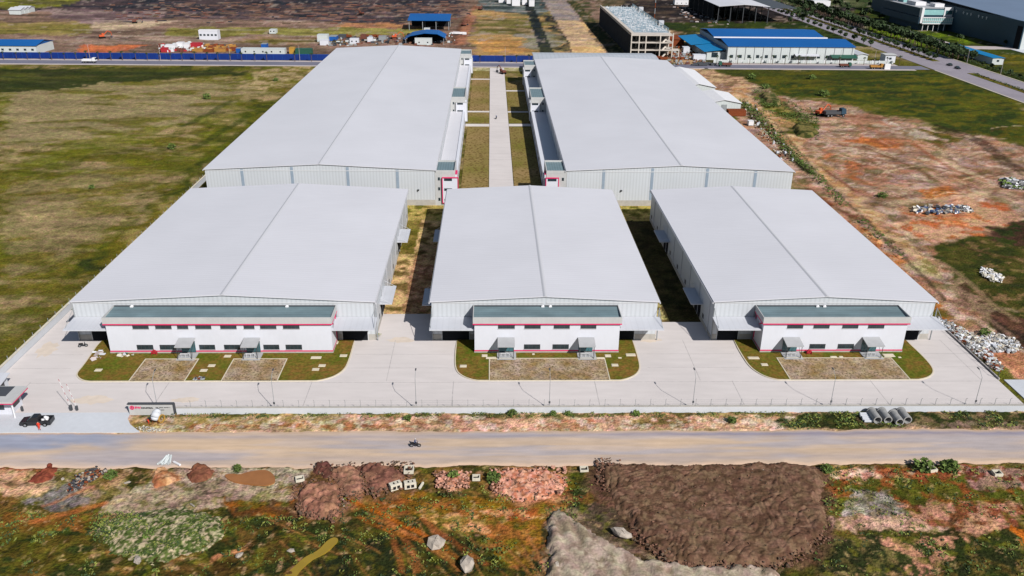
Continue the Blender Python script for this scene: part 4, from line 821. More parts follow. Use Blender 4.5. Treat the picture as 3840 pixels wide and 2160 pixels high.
# entrance sign wall
t = thing('sign_wall', 'grey entrance sign wall with dark cap and magenta lettering', 'sign', (-58,125.8,0))
b = MB(); b.box(-61.9,-54.35,125.55,125.95,-.3,2.0); b.build('panel','grey_wall',t)
b = MB(); b.box(-62.05,-54.2,125.45,126.05,2.005,2.14); b.box(-54.34,-54.12,125.45,126.05,.2,2.0); b.build('cap','steel_dark',t)
def text(s_, size, x, y, z, mat, parent, name):
    c = bpy.data.curves.new(name, 'FONT'); c.body = s_; c.size = size; c.extrude = .02; c.offset = .022; o = bpy.data.objects.new(name, c)
    COL.objects.link(o); bpy.context.view_layer.update(); me = bpy.data.meshes.new_from_object(o.evaluated_get(bpy.context.evaluated_depsgraph_get())); bpy.data.objects.remove(o)
    for v_ in me.vertices: v_.co = Vector((v_.co.x+x, y-v_.co.z, v_.co.y+z))
    me.materials.clear(); me.materials.append(MATS[mat]); o = bpy.data.objects.new(name, me); COL.objects.link(o); o.parent = parent; o.location = -Vector(WORLD[parent.name]); return o
b = MB(); b.tube((-61.3,125.55,1.38),(-61.3,125.5,1.38),.4,.25,18); b.box(-61.37,-61.23,125.5,125.545,1.05,1.7); b.box(-61.55,-61.05,125.5,125.545,1.3,1.44); b.build('emblem','magenta',t)
text('BW', .62, -60.8, 125.52, 1.16, 'magenta', t, 'lettering')
text('INDUSTRIAL', .36, -59.75, 125.52, 1.2, 'frame_dark', t, 'lettering')
random.seed(3)
for z_, x0_, x1_ in ((1.34,-57.3,-54.7),(.85,-57.3,-55.9)):
    b = MB(); xx = x0_
    while xx < x1_:
        w_ = random.uniform(.06,.12); b.box(xx,xx+w_,125.5,125.545,z_,z_+.11)
        xx += w_+(.04 if random.random() < .8 else .16)
    b.build('lettering','frame_dark',t)
# lamp posts
def lamp_post(h=7.0):
    t = thing('lamp_post', 'x', 'lamp post', (0,0,0), local=True)
    b = MB(); b.bev(-.2,.2,-.2,.2,0,.3,.04); b.cyl((0,0,.3),(0,0,h-.9),.055,.04,8); b.build('pole','steel',t)
    b = MB(); prev = Vector((0,0,h-.9))
    for k in range(1,6): q_ = Vector((0,.1+.28*k,h-.9+.9*math.sin(k/5*math.pi/2))); b.cyl(prev,q_,.035,n=6); prev = q_
    b.build('arm','steel',t)
    b = MB(); b.hexa([(-.12,1.35,h-.04),(.12,1.35,h-.04),(.12,2.0,h+.02),(-.12,2.0,h+.02)],[(-.09,1.35,h+.08),(.09,1.35,h+.08),(.09,2.0,h+.1),(-.09,2.0,h+.1)]); b.build('lamp_head','steel_dark',t)
    b = MB(); b.box(-.16,.16,-.1,-.02,1.2,1.6); b.build('switch_box','steel_dark',t)
    return t
lp = lamp_post(); lxs = [-57.6,-37.5,-13.0,10.2,35.4,59.8,85.6]
lbl = ['grey lamp post behind the entrance sign wall','second grey lamp post from the left along the front wall','grey lamp post facing the gap between left and middle warehouses','grey lamp post in front of the middle office block','grey lamp post facing the gap between middle and right warehouses','grey lamp post in front of the left half of the right office block','rightmost grey lamp post along the front wall']
lp.location = (lxs[0],126.9,0); lp['label'] = lbl[0]; lp['group'] = 'lamp posts along the front wall'
for x_, l_ in zip(lxs[1:], lbl[1:]): dup(lp, (x_,126.9,0), 0, 1., l_)
# guard house at the left edge
t = thing('guard_house', 'white guard house with magenta roof edge at the left edge by the gate', 'guard house', (-84,128,0))
b = MB(); b.box(-90,-81.7,125.7,129.0,0,3.0); b.build('wall','white_wall',t)
b = MB(); b.box(-90.6,-80.3,124.0,129.3,3.0,3.14); b.build('roof_edge','magenta',t)
b = MB(); b.box(-90.6,-80.35,124.05,129.3,3.145,3.5); b.build('parapet','grey_wall',t)
b = MB(); b.box(-90.3,-82.3,125.9,129.1,3.502,3.53); b.build('roof','steel_dark',t)
for a_, c_, z0_, z1_ in ((-88.2,-86.6,1,2.3),(-84.6,-82.9,1,2.3)):
    b = MB(); b.box(a_,c_,125.6,125.68,z0_,z1_); b.build('window','glass',t)
b = MB(); b.box(-81.68,-81.6,126.4,128.2,1,2.4); b.build('window','glass',t)
b = MB(); b.cyl((-80.8,124.6,0),(-80.8,124.6,3.0),.14,n=8); b.build('column','white_paint',t)
t = thing('site_shed', 'pale blue grey shed roof behind the guard house', 'shed', (-90,133,0))
b = MB(); b.box(-96,-87.0,132.0,134.8,0,2.2); b.build('wall','concrete_new',t)
b = MB(); b.hexa([(-96.4,131.7,2.2),(-86.4,131.7,2.2),(-86.4,135.1,2.7),(-96.4,135.6,2.7)],[(-96.4,131.7,2.32),(-86.4,131.7,2.32),(-86.4,135.1,2.82),(-96.4,135.6,2.82)]); b.build('roof','canopy',t)
b = MB(); b.box(-86.99,-86.93,132.6,133.6,0,2.0); b.build('door','frame_dark',t)
# raised boom barriers
bb = thing('boom_barrier', 'left one of the two raised red and white boom barriers at the gate', 'barrier', (0,0,0), 'raised boom barriers at the gate', local=True)
b = MB(); b.bev(-.2,.2,-.2,.2,0,1.1,.04); b.build('cabinet','steel_dark',bb)
b = MB()
for k in range(12): p0 = Vector((-.18*k*.5,.02*k,1.0+.42*k)); p1 = Vector((-.18*(k+1)*.5,.02*(k+1),1.0+.42*(k+1))); b.cyl(p0,p1,.035,n=6,m=1 if k%3 == 2 else 0)
b.build('arm',['white_paint','red'],bb); bb.location = (-72.4,126.9,YZ)
dup(bb, (-71.4,126.9,YZ), 0, .85, 'right one of the two raised red and white boom barriers at the gate')
b = MB(); b.bev(-.16,.16,-.16,.16,0,.9,.03); b.cyl((0,0,.9),(0,0,1.1),.1,.04,8); o = b.build('bollard','steel_dark'); o.location = (-80.6,126.7,.03); tag(o,'dark gate post standing before the guard house corner','bollard')
# ------------------------------------------------------------------ people
def person(label, joints, loc, rotz, mats, parts, name='person', scale=1., group=None):
    """joints: {name:(x,y,z,r)}, bones; one skinned body, clothing colours by height bands"""
    vs = [j[:3] for j in joints]; me = bpy.data.meshes.new('person'); me.from_pydata(vs, parts, []); o = bpy.data.objects.new('person', me); COL.objects.link(o)
    md = o.modifiers.new('s', 'SKIN'); 
    for i, j in enumerate(joints): me.skin_vertices[0].data[i].radius = (j[3], j[3]*(j[4] if len(j) > 4 else 1))
    me.skin_vertices[0].data[0].use_root = True
    sd = o.modifiers.new('d', 'SUBSURF'); sd.levels = 1; sd.render_levels = 1
    bpy.context.view_layer.update(); m2 = bpy.data.meshes.new_from_object(o.evaluated_get(bpy.context.evaluated_depsgraph_get())); bpy.data.objects.remove(o)
    for q_ in mats: m2.materials.append(MATS[q_[0]])
    for p_ in m2.polygons:
        c = p_.center; p_.use_smooth = True; p_.material_index = 0
        for k, q_ in enumerate(mats):
            if q_[1](c): p_.material_index = k; break
    o = bpy.data.objects.new('person', m2); COL.objects.link(o); o.location = loc; o.rotation_euler = (0,0,rotz); o.scale = (scale,)*3
    return tag(o, label, 'person', group)
def body(pose):
    J = []; E_ = []
    def c(a, *pts):
        for p_ in pts: J.append(p_); E_.append((a, len(J)-1)); a = len(J)-1
        return a
    if pose == 'stand':
        J.append((0,0,.95,.15,.75)); s = c(0,(0,0,1.2,.15,.7),(0,0,1.42,.15,.65)); h = c(s,(0,0,1.52,.055),(0,.01,1.62,.095),(0,.01,1.72,.08))
        for q_ in (-1,1):
            c(s,(q_*.19,0,1.4,.06),(q_*.27,.03,1.12,.045),(q_*.26,.14,.9,.035),(q_*.25,.2,.84,.03)); k = c(0,(q_*.1,0,.88,.09),(q_*.11,.02,.48,.06),(q_*.12,-.02,.08,.045)); c(k,(q_*.13,.14,.03,.035))
    elif pose == 'bend':
        J.append((0,-.15,.92,.15,.8)); s = c(0,(0,.05,1.1,.15,.75),(0,.28,1.2,.15,.7)); h = c(s,(0,.36,1.22,.055),(0,.46,1.22,.095),(0,.52,1.2,.07))
        for q_ in (-1,1):
            c(s,(q_*.19,.28,1.15,.06),(q_*.2,.4,.92,.045),(q_*.16,.55,.8,.035),(q_*.14,.62,.78,.03)); k = c(0,(q_*.1,-.14,.86,.09),(q_*.12,.02,.48,.06),(q_*.12,-.1,.08,.045)); c(k,(q_*.13,.06,.03,.035))
    else:   # seated on a motorbike, facing +x
        J.append((-.15,0,.86,.16,.8)); s = c(0,(-.1,0,1.1,.15,.7),(0,0,1.33,.15,.65)); h = c(s,(.03,0,1.43,.055),(.05,0,1.54,.11),(.05,0,1.64,.1))
        for q_ in (-1,1):
            c(s,(0,q_*.19,1.32,.06),(.16,q_*.25,1.1,.045),(.4,q_*.26,1.02,.035),(.48,q_*.26,1.0,.03)); k = c(0,(-.1,q_*.12,.84,.09),(.3,q_*.17,.74,.065),(.12,q_*.16,.32,.045)); c(k,(.26,q_*.17,.28,.035))
    return J, E_
J_, E_ = body('stand'); HD = lambda z: (lambda c: c.z > z)
x_, y_ = G(172,1612)
person('person in an orange shirt and dark trousers standing beside the black pickup', J_, (-74.85,120.75,.03), 0, [('hair',HD(1.66)),('skin',HD(1.5)),('skin',lambda c: abs(c.x) > .22 and c.z < 1.0),('cloth_orange',HD(.2)),('cloth_dark',HD(-1))], E_)
J_, E_ = body('bend'); 
person('person in orange trousers and dark shirt bending over the concrete mixer', J_, (-57.6,122.75,-.1), -1.2, [('hair',lambda c: c.y > .44 and c.z > 1.2),('skin',lambda c: c.y > .4),('cloth_dark',HD(1.0)),('cloth_orange',HD(.1)),('cloth_dark',HD(-1))], E_)
J_, E_ = body('stand')
person('person in dark clothes at the left edge before the guard house', J_, (-84.4,124.6,.03), .5, [('hair',HD(1.66)),('skin',HD(1.5)),('cloth_orange',HD(.95)),('cloth_dark',HD(-1))], E_)
# ------------------------------------------------------------------ motorbikes
def motorbike(label):
    t = thing('motorbike', label, 'motorbike', (0,0,0), local=True)
    for x_ in (-.6,.62):
        b = MB(); b.tube((x_,-.06,.3),(x_,.06,.3),.3,.2,16); w_ = b.build('wheel','tyre',t); b = MB(); b.wheel((x_,0,.3),.2,.04); b.build('rim','hub',w_)
    b = MB(); b.hexa([(-.7,-.12,.5),(.1,-.12,.42),(.1,.12,.42),(-.7,.12,.5)],[(-.75,-.1,.74),(.1,-.1,.66),(.1,.1,.66),(-.75,.1,.74)]); b.hexa([(.25,-.15,.35),(.42,-.15,.4),(.42,.15,.4),(.25,.15,.35)],[(.38,-.17,.95),(.5,-.14,.92),(.5,.14,.92),(.38,.17,.95)]); b.box(0,.35,-.1,.1,.3,.45); b.build('body','black_paint',t)
    b = MB(); b.bev(-.72,.08,-.12,.12,.74,.84,.03); b.build('seat','tyre',t)
    b = MB(); b.cyl((.62,0,.3),(.44,0,.98),.035,n=6); b.cyl((.42,-.32,1.02),(.42,.32,1.02),.02,n=6); b.build('handlebar','steel_dark',t)
    b = MB(); b.ball((.54,0,.88),.07,n=4); b.build('headlight','white_paint',t)
    return t
mb = motorbike('black motorbike being ridden along the dirt road'); mb.location = (-12.25,115.6,.01)
J_, E_ = body('ride')
RM = [('frame_light',HD(1.5)),('skin',HD(1.42)),('skin',lambda c: c.x > .36 and c.z > .9),('cloth_blue',HD(.92)),('cloth_dark',HD(-1))]
person('rider in a blue shirt on the motorbike on the dirt road', J_, (-12.25,115.6,.01), 0, RM, E_)
x_, y_ = G(1861,446); dup(mb, (x_,y_,.04), 1.4, 1., 'black motorbike ridden up the narrow road between rear warehouses')
person('rider on the motorbike between the rear warehouses', J_, (x_,y_,.04), 1.4, [('frame_light',HD(1.5)),('cloth_blue',HD(.92)),('cloth_dark',HD(-1))], E_)
x_, y_ = G(317,1302); dup(mb, (x_-.3,y_+.1,YZ), .2, 1., 'black motorbike parked in front of the left dock canopy')
# ------------------------------------------------------------------ pickup
def pickup(label, paint, name='pickup_truck', load=True):
    t = thing(name, label, 'pickup truck', (0,0,0), local=True)
    prof = [(-2.5,.35),(2.4,.32),(2.55,.6),(2.45,.86),(1.35,1.02),(-2.5,1.06)]
    b = MB(); n = len(prof)
    for (wy_) in (.88,): b.add([(x,-wy_,z) for x, z in prof]+[(x,wy_,z) for x, z in prof], [tuple(range(n)), tuple(range(2*n-1,n-1,-1))]+[((i+1)%n,i,n+i,n+(i+1)%n) for i in range(n) if i != 4])
    b.box(-2.45,-.62,-.84,.84,.55,.62); b.box(-2.5,-.6,-.88,-.8,1.0,1.12); b.box(-2.5,-.6,.8,.88,1.0,1.12); b.box(-2.52,-2.44,-.85,.85,.5,1.1); b.build('body', paint, t)
    b = MB(); b.hexa([(-.62,-.82,1.0),(1.3,-.82,1.0),(1.3,.82,1.0),(-.62,.82,1.0)],[(-.45,-.68,1.62),(.5,-.68,1.62),(.5,.68,1.62),(-.45,.68,1.62)]); c_ = b.build('cab','black_paint',t)
    b = MB(); b.hexa([(-.42,-.66,1.62),(.48,-.66,1.62),(.48,.66,1.62),(-.42,.66,1.62)],[(-.38,-.6,1.67),(.42,-.6,1.67),(.42,.6,1.67),(-.38,.6,1.67)]); b.build('roof', paint, c_)
    b = MB(); b.hexa([(1.22,-.74,1.06),(1.32,-.74,1.04),(1.32,.74,1.04),(1.22,.74,1.06)],[(.5,-.62,1.58),(.56,-.62,1.6),(.56,.62,1.6),(.5,.62,1.58)]); b.build('windscreen','glass_teal',c_)
    for x_ in (-1.6,1.6):
        for y_ in (-.84,.84): b = MB(); b.wheel((x_,y_,.36),.36,.24); w_ = b.build('wheel','tyre',t); b = MB(); b.wheel((x_,y_,.36),.2,.26); b.build('rim','hub',w_)
    for y_ in (-.7,.7): b = MB(); b.bev(2.4,2.56,y_-.16,y_+.16,.66,.82,.03); b.build('headlight','white_paint',t)
    return t
pk = pickup('black pickup truck parked on the entrance apron by the guard house','black_paint'); pk.location = (-76.1,122.7,.04); pk.rotation_euler = (0,0,math.pi+.04)
b = MB(); random.seed(5)
for k in range(5): b.ball((random.uniform(-.5,.5),random.uniform(-.4,.4),random.uniform(.1,.3)),.28,jit=.2,n=4)
o = b.build('cargo_sack','white_paint'); o.location = (-74.6,122.7,.85); tag(o,'white sacks heaped in the bed of the black pickup','sack')
# concrete mixer
t = thing('concrete_mixer','pale grey concrete mixer standing before the entrance sign wall','concrete mixer',(-56.4,123.2,0))
b = MB(); a_ = Vector((-56.6,122.6,.7)); 
b.cyl(a_,(-56.5,122.9,1.1),.45,.75,14); b.cyl((-56.5,122.9,1.1),(-56.3,123.5,1.7),.75,.75,14); b.cyl((-56.3,123.5,1.7),(-56.2,123.9,2.1),.75,.4,14); b.build('drum','concrete_new',t,True)
b = MB(); b.cyl((-56.18,123.92,2.11),(-56.16,123.98,2.17),.32,.3,12); b.build('drum_mouth','dark',t)
b = MB(); b.tube((-55.6,123.1,.75),(-55.45,123.05,.75),.75,.62,20); b.build('wheel','yellow',t)
b = MB(); b.cyl((-57.1,122.5,0),(-56.5,123,1.2),.05,n=6); b.cyl((-56,122.5,0),(-56.2,123,1.2),.05,n=6); b.cyl((-56.9,123.9,0),(-56.4,123.2,1.2),.05,n=6); b.cyl((-55.9,123.9,0),(-56.1,123.2,1.2),.05,n=6); b.build('stand','rust',t)
# ------------------------------------------------------------------ concrete pipes, blocks, culverts
pd = [(66.2,'leftmost'),(68.0,'second'),(69.7,'third, lying a little nearer the road,'),(71.4,'rightmost')]
for i,(x_,lb) in enumerate(pd):
    b = MB(); o_ = -.7 if i == 2 else 0
    b.tube((x_,122.0+o_,.62),(x_,124.7+o_,.62),.72,.55,24); b.tube((x_,124.7+o_,.62),(x_,124.95+o_,.62),.82,.6,24)
    tag(b.build('concrete_pipe','pipe',None,False),'%s grey concrete pipe of four lying before the wall'%lb,'concrete pipe','four concrete pipes before the wall')
for i in range(5):
    b = MB(); y_ = 122.3+i*.5; b.bev(64.1-.12*(i%2),65.6-.12*(i%2),y_,y_+.42,.0,.35+.04*i,.03); tag(b.build('concrete_slab','concrete_new'),'pale concrete slab stacked beside the four pipes','slab','pale slabs beside the pipes')
def culvert(px, py, w_, l_, h_, rz, lb, holes=1):
    x_, y_ = G(px, py); b = MB(); t_ = .16
    b.box(-w_/2,w_/2,-l_/2,-l_/2+t_,-.1,h_); b.box(-w_/2,w_/2,l_/2-t_,l_/2,-.1,h_); b.box(-w_/2,-w_/2+t_,-l_/2+t_,l_/2-t_,-.1,h_); b.box(w_/2-t_,w_/2,-l_/2+t_,l_/2-t_,-.1,h_); b.box(-w_/2+t_,w_/2-t_,-l_/2+t_,l_/2-t_,-.1,.02,1)
    o = b.build('culvert_box',['block','dark']); o.location = (x_,y_,.05); o.rotation_euler = (0,0,rz); tag(o, lb, 'culvert', 'open concrete drain boxes along the road')
culvert(1534,1766,1.5,1.5,.5,0,'open square concrete drain box at the road edge above the two hollow blocks')
culvert(1786,1795,1.2,1.1,.4,0,'small square concrete drain box between the pink clay heaps')
culvert(2190,1764,1.3,1.2,.4,0,'square concrete drain box left of the big brown mound')
culvert(2840,1768,1.9,1.2,.4,0,'wide concrete drain box at the top right edge of the brown mound')
culvert(3492,1762,1.3,1.3,.4,.2,'concrete drain box in dark green scrub on the right')
culvert(3738,1778,1.3,1.2,.4,0,'rightmost concrete drain box below the road')
culvert(1125,1800,1.3,1.1,.4,.3,'pale drain box with a green bush, left of the dirt heaps')
def hollow(px, py, rz, lb):
    x_, y_ = G(px, py); b = MB()
    b.bev(-.9,.9,-.5,.5,.0,1.05,.05); b.box(-.55,-.1,-.53,-.45,.25,.75,1); b.box(.1,.55,-.53,-.45,.25,.75,1); b.box(-.35,-.1,-.2,.2,1.045,1.06,1); b.box(.3,.5,-.2,.2,1.045,1.06,1)
    o = b.build('hollow_block',['block','dark']); o.location = (x_,y_,0); o.rotation_euler = (0,0,rz); tag(o, lb, 'concrete block', 'two hollow concrete blocks')
hollow(1483,1832,.5,'left pale hollow concrete block beside the brown dirt heap'); hollow(1538,1827,.25,'right pale hollow concrete block nearer the drain box')
b = MB(); b.bev(-.15,.15,-.75,.75,0,.4,.04); o = b.build('kerb_stone','block'); x_, y_ = G(1580,1825); o.location = (x_,y_,0); o.rotation_euler = (0,0,-.3); tag(o,'narrow pale kerb stone standing right of the hollow blocks','kerb stone')
# boulders
def rock(px, py, r, lb, seed, sq=(1,.8,.7), mat='stone', cat='boulder', group=None):
    random.seed(seed); x_, y_ = G(px, py); b = MB(); b.ball((0,0,0),r*.8,n=4,jit=.2,sq=sq); o = b.build('boulder',mat); o.location = (x_,y_,r*.25); o.rotation_euler = (.2,.1,random.uniform(0,6)); tag(o, lb, cat, group)
rock(1634,2045,1.7,'large pale boulder in the lower middle scrub, left of the other',1); rock(1752,2122,1.6,'pale boulder at the bottom edge with a dark shadow',2,(1.1,.8,.7))
rock(2330,2006,1.5,'pale oblong rock between the sand pile and brown mound',3,(1.3,.55,.5)); rock(2440,1790,.45,'small white stone on top of the brown mound',4)
rock(517,2105,.9,'pale flat stone below the green tufted mound',5,(1.2,.7,.4)); rock(897,2086,.75,'pale stone right of the tufted mound',6,(1,.8,.4)); rock(1092,2068,.7,'pinkish stone left of the yellow puddle',7,(1,.8,.5))
rock(478,1812,.5,'pale slab stone in the rusty scrub below the road',8,(1.5,.6,.4)); rock(1285,1875,.3,'small white stone on the edge of the dirt heap',9); rock(1290,1900,.25,'smaller white stone below another at the heap edge',10); rock(1156,1928,.3,'white stone at the foot of the wide dirt heap',11)
rock(722,1896,.5,'long pale stone above the tufted mound',12,(1.8,.4,.3)); rock(1302,1803,.25,'tiny white stone on the light brown heap',13); rock(236,1798,.4,'bluish white stone among dark rubbish on the left',14); rock(2085,2125,.8,'round pale stone left of the sand pile ridge',15)
# puddles
pz = [(842,1352),(854,1360),(838,1376),(812,1398),(782,1412),(752,1440),(738,1470),(720,1500),(698,1500),(714,1450),(738,1430),(764,1404),(800,1388),(822,1362)]
def water(pv, z, mat, label):
    pts = chaikin([P(*q_) for q_ in pv], 3)
    a_ = sum(pts[i][0]*pts[(i+1)%len(pts)][1]-pts[(i+1)%len(pts)][0]*pts[i][1] for i in range(len(pts)))
    if a_ < 0: pts = pts[::-1]
    b = MB(); b.prism(pts, z-.4, z); struct(b.build('puddle', mat), label, 'water')
water(pz, .16, 'puddle', 'yellow green puddle at the bottom edge')
water([(560,1196),(586,1192),(602,1196),(624,1188),(662,1182),(682,1188),(694,1204),(690,1218),(660,1224),(618,1216),(582,1212)], .12, 'water_orange', 'orange muddy puddle beside the road')
# white pipes at road edge
random.seed(11)
for k in range(9):
    x_, y_ = G(590+k*6+random.uniform(-2,2), 1744+random.uniform(-3,3)); b = MB(); a_ = .55-.09*k+random.uniform(-.08,.08); l_ = random.uniform(1.5,2.1)
    b.tube((x_,y_,.15+.12*(k%3)),(x_+math.sin(a_)*l_,y_+math.cos(a_)*l_,.3+.22*(k%3)),.16,.11,10); tag(b.build('white_pipe','pale_panel'),'short white pipe in a loose pile on the road edge','pipe','white pipes piled at the road edge')
x_, y_ = G(655,1738); b = MB(); b.bev(-.2,1.4,-.15,.15,.1,.4,.03); o = b.build('white_post','white_paint'); o.location = (x_,y_,0); o.rotation_euler = (0,0,-.6); tag(o,'white square post lying alone right of the pipe pile','post')
# rubble strips (countless broken pieces)
def rubble(name, label, pv, n_, smin, smax, mats_, seed, hgt=.5):
    random.seed(seed); poly = [P(*q_) for q_ in pv]; p = np.array(poly); b = MB(); k = 0
    while k < n_:
        x_ = random.uniform(p[:,0].min(), p[:,0].max()); y_ = random.uniform(p[:,1].min(), p[:,1].max())
        if not inside(np.array([x_]), np.array([y_]), poly)[0]: continue
        s_ = random.uniform(smin, smax); M_ = Matrix.Rotation(random.uniform(0,6.3),3,'Z')@Matrix.Rotation(random.uniform(-.7,.7),3,'X'); z_ = random.uniform(0,hgt)
        d_ = (s_, s_*random.uniform(.4,1), s_*random.uniform(.15,.6)); vv = []
        for sz in (-1,1):
            for sx, sy in ((-1,-1),(1,-1),(1,1),(-1,1)): q_ = M_@Vector((sx*d_[0]/2*random.uniform(.7,1.1), sy*d_[1]/2*random.uniform(.7,1.1), sz*d_[2]/2)); vv.append((q_.x+x_, q_.y+y_, q_.z+z_))
        b.add(vv, [(0,3,2,1),(4,5,6,7),(0,1,5,4),(1,2,6,5),(2,3,7,6),(3,0,4,7)], random.randrange(len(mats_))); k += 1
    return tag(b.build(name, mats_), label, 'rubble', None, 'stuff')
rubble('rubble','white and grey rubble strip along the right fence of the yard',[(2355,797),(2395,815),(2440,838),(2480,855),(2475,868),(2500,900),(2530,930),(2500,935),(2470,905),(2430,872),(2390,835),(2350,805)],620,.2,.85,['white_paint','block','concrete_new','pipe','stone','rust'],21,.35)
rubble('rubble','broad heap of white broken board right of the rubble strip',[(2462,845),(2500,838),(2550,852),(2572,876),(2555,890),(2500,885),(2460,868)],430,.2,.8,['white_paint','block','concrete_new','pipe','stone'],22,.35)
rubble('rubble','pieces of grey and blue rubble on the red earth behind the right warehouse',[(2292,524),(2350,518),(2430,518),(2452,535),(2400,540),(2340,540),(2300,535)],170,.4,1.5,['white_paint','pipe','cloth_blue','block','steel_dark','stone'],23)
rubble('rubble','white stones scattered on dark grass at the right edge',[(2466,676),(2490,680),(2524,698),(2518,712),(2490,706),(2470,694)],160,.4,.9,['white_paint','block'],24)
rubble('rubble','white and green rubbish at the right edge of the red ground',[(2510,452),(2540,448),(2590,462),(2590,478),(2530,474)],160,.6,1.6,['white_paint','leaf','pipe','frame_dark'],25)
rubble('rubble','dark broken timber and rubbish on the lower left verge',[(190,1196),(245,1176),(275,1182),(240,1206),(200,1232),(165,1240)],190,.12,.5,['frame_dark','cloth_dark','rust','frame_dark','stone'],26,.25)
rubble('rubble','white debris at the edge of the left lawn',[(225,890),(262,880),(255,905),(228,915)],16,.4,1.2,['concrete_new','pavement'],27,.06)
rubble('rubble','pale boards lying on the left lawn near the office',[(288,888),(318,885),(345,893),(330,900),(296,902)],20,.3,1.1,['concrete_new','block','green_paint'],28,.1)
rubble('rubble','dark wood offcuts beside the left parking bays',[(488,950),(515,950),(512,957),(486,957)],24,.3,.9,['frame_dark','steel','rust'],29,.2)
rubble('rubble','tan building waste beside the rear right warehouse',[(1890,300),(1925,312),(1975,370),(1990,400),(1960,395),(1905,330)],200,.2,.9,['stone','rust','stone','block'],30,.2)
clod = ['rust','stone','bark','clod_soil']
for k_,(pv_,n_) in enumerate((([(735,1225),(800,1206),(880,1240),(880,1280),(840,1316),(750,1300)],420),([(780,1168),(1040,1164),(1050,1220),(960,1250),(880,1262),(830,1215)],520),([(1495,1150),(1560,1160),(1600,1190),(1540,1250),(1500,1220)],260),([(1600,1330),(1700,1400),(1960,1400),(2070,1330),(2090,1360),(1980,1440),(1700,1440),(1590,1360)],420),([(1540,1175),(1960,1175),(2040,1300),(1940,1400),(1700,1400),(1600,1320)],700),([(1230,1180),(1430,1176),(1420,1240),(1300,1270),(1235,1240)],420),([(1085,1188),(1185,1188),(1180,1230),(1100,1230)],200))):
    rubble('clods', ('clods of brown earth round the wide lower left heap','clods of brown earth along the row of heaps by the road','clods at the upper left edge of the brown mound','clods along the lower edge of the brown mound','small clods strewn over the top of the brown mound','lumps of pink clay over the larger clay heap','lumps of pink clay over the smaller clay heap')[k_], pv_, n_, .12, (.32 if k_ == 4 else .5), ['clod_pink','clod_pink','clod_soil'] if k_ > 4 else ['clod_soil','clod_soil','bark'], 40+k_, (.75 if k_ == 4 else .5))
rubble('gravel','stones along the edge of the entrance verge',[(342,1075),(365,1072),(420,1082),(400,1088),(350,1086)],160,.1,.3,['pipe','block','stone'],31,.1)
# hose reels
for i,(p_,lb) in enumerate(((Z1(1556,672),'red hose reel standing on grass before the left office block'),(Z4(410,668),'red hose reel standing on grass before the right office block'))):
    x_, y_ = G(*p_); t = thing('hose_reel', lb, 'hose reel', (x_,y_,.15), 'red hose reels before the offices')
    b = MB(); b.tube((x_,y_-.15,.65),(x_,y_+.15,.65),.42,.12,16); b.build('reel','red',t); b = MB(); b.box(x_-.5,x_-.42,y_-.3,y_+.3,.15,.7); b.box(x_+.42,x_+.5,y_-.3,y_+.3,.15,.7); b.box(x_-.5,x_+.5,y_-.05,y_+.05,.62,.68); b.build('stand','red',t)
# small objects in the central yard
for px,py,lb in ((3466,1265,'small dry bush against the right corner of the front right warehouse'),(2440,1268,'small dry bush at the right corner of the middle warehouse'),(1418,1262,'small dry bush at the right corner of the front left warehouse')):
    x_, y_ = G(px,py); random.seed(int(px)); b = MB()
    for k in range(60):
        c_ = Vector((x_+random.gauss(0,.3), y_+random.gauss(0,.25), random.uniform(.05,.7))); q_ = [c_+Vector((random.uniform(-.14,.14),random.uniform(-.14,.14),random.uniform(-.1,.1))) for _ in range(4)]; b.add(q_,[(0,1,2,3)])
    tag(b.build('dry_bush','leaf_light'), lb, 'bush', 'dry bushes at warehouse corners')
# ------------------------------------------------------------------ trees
def crown_mb(b, c, r, n, size, seed, sq=(1,1,.8), m=0):
    random.seed(seed)
    for k in range(n):
        d_ = Vector((random.gauss(0,1),random.gauss(0,1),random.gauss(0,1))).normalized()*(random.random()**.4)*r*random.uniform(.75,1.1)
        p_ = Vector((c[0]+d_.x*sq[0], c[1]+d_.y*sq[1], c[2]+d_.z*sq[2])); u_ = Vector((random.gauss(0,1),random.gauss(0,1),random.gauss(0,.6))).normalized(); v_ = u_.orthogonal().normalized()
        s_ = size*random.uniform(.6,1.3); b.add([p_-u_*s_, p_+v_*s_*.7, p_+u_*s_, p_-v_*s_*.7], [(0,1,2,3)], m)
def tree(name, label, h, r, n, size, seed, cat='tree', group=None, lobes=4, mat='leaf_far', sq=(1,1,.8)):
    t = thing(name, label, cat, (0,0,0), group, local=True); random.seed(seed)
    b = MB(); b.cyl((0,0,-.2),(0,0,h*.55),.16+h*.012,.09,7)
    ls = [(random.uniform(-.45,.45)*r, random.uniform(-.45,.45)*r, h*.62+random.uniform(-.1,.25)*r) for _ in range(lobes)]
    for l_ in ls: b.cyl((0,0,h*.42),l_,.08,.04,5)
    b.build('trunk','bark',t); b = MB()
    for i,l_ in enumerate(ls): crown_mb(b, l_, r*.68, n//lobes, size, seed*10+i, sq)
    b.build('crown',mat,t); return t
def palm(name, label, h, seed, group=None):
    t = thing(name, label, 'palm tree', (0,0,0), group, local=True); random.seed(seed)
    b = MB(); b.cyl((0,0,-.2),(.05,0,h*.9),.17,.12,7); b.build('trunk','bark',t); b = MB()
    for k in range(22):
        a_ = k*2.4; l_ = random.uniform(1.1,1.6); el = random.uniform(-.1,1.0); prev = Vector((.05,0,h*.9)); w_ = .22
        for s_ in range(4):
            e_ = el-.5*s_; nx = prev+Vector((math.cos(a_)*math.cos(e_), math.sin(a_)*math.cos(e_), math.sin(e_)))*l_/4; sd = Vector((-math.sin(a_),math.cos(a_),0))*w_*(1-s_*.2)
            b.add([prev-sd, prev+sd, nx+sd*.8, nx-sd*.8],[(0,1,2,3)]); prev = nx
    b.build('crown','leaf_far',t); return t
pm = palm('palm_tree','x',5.0,1)
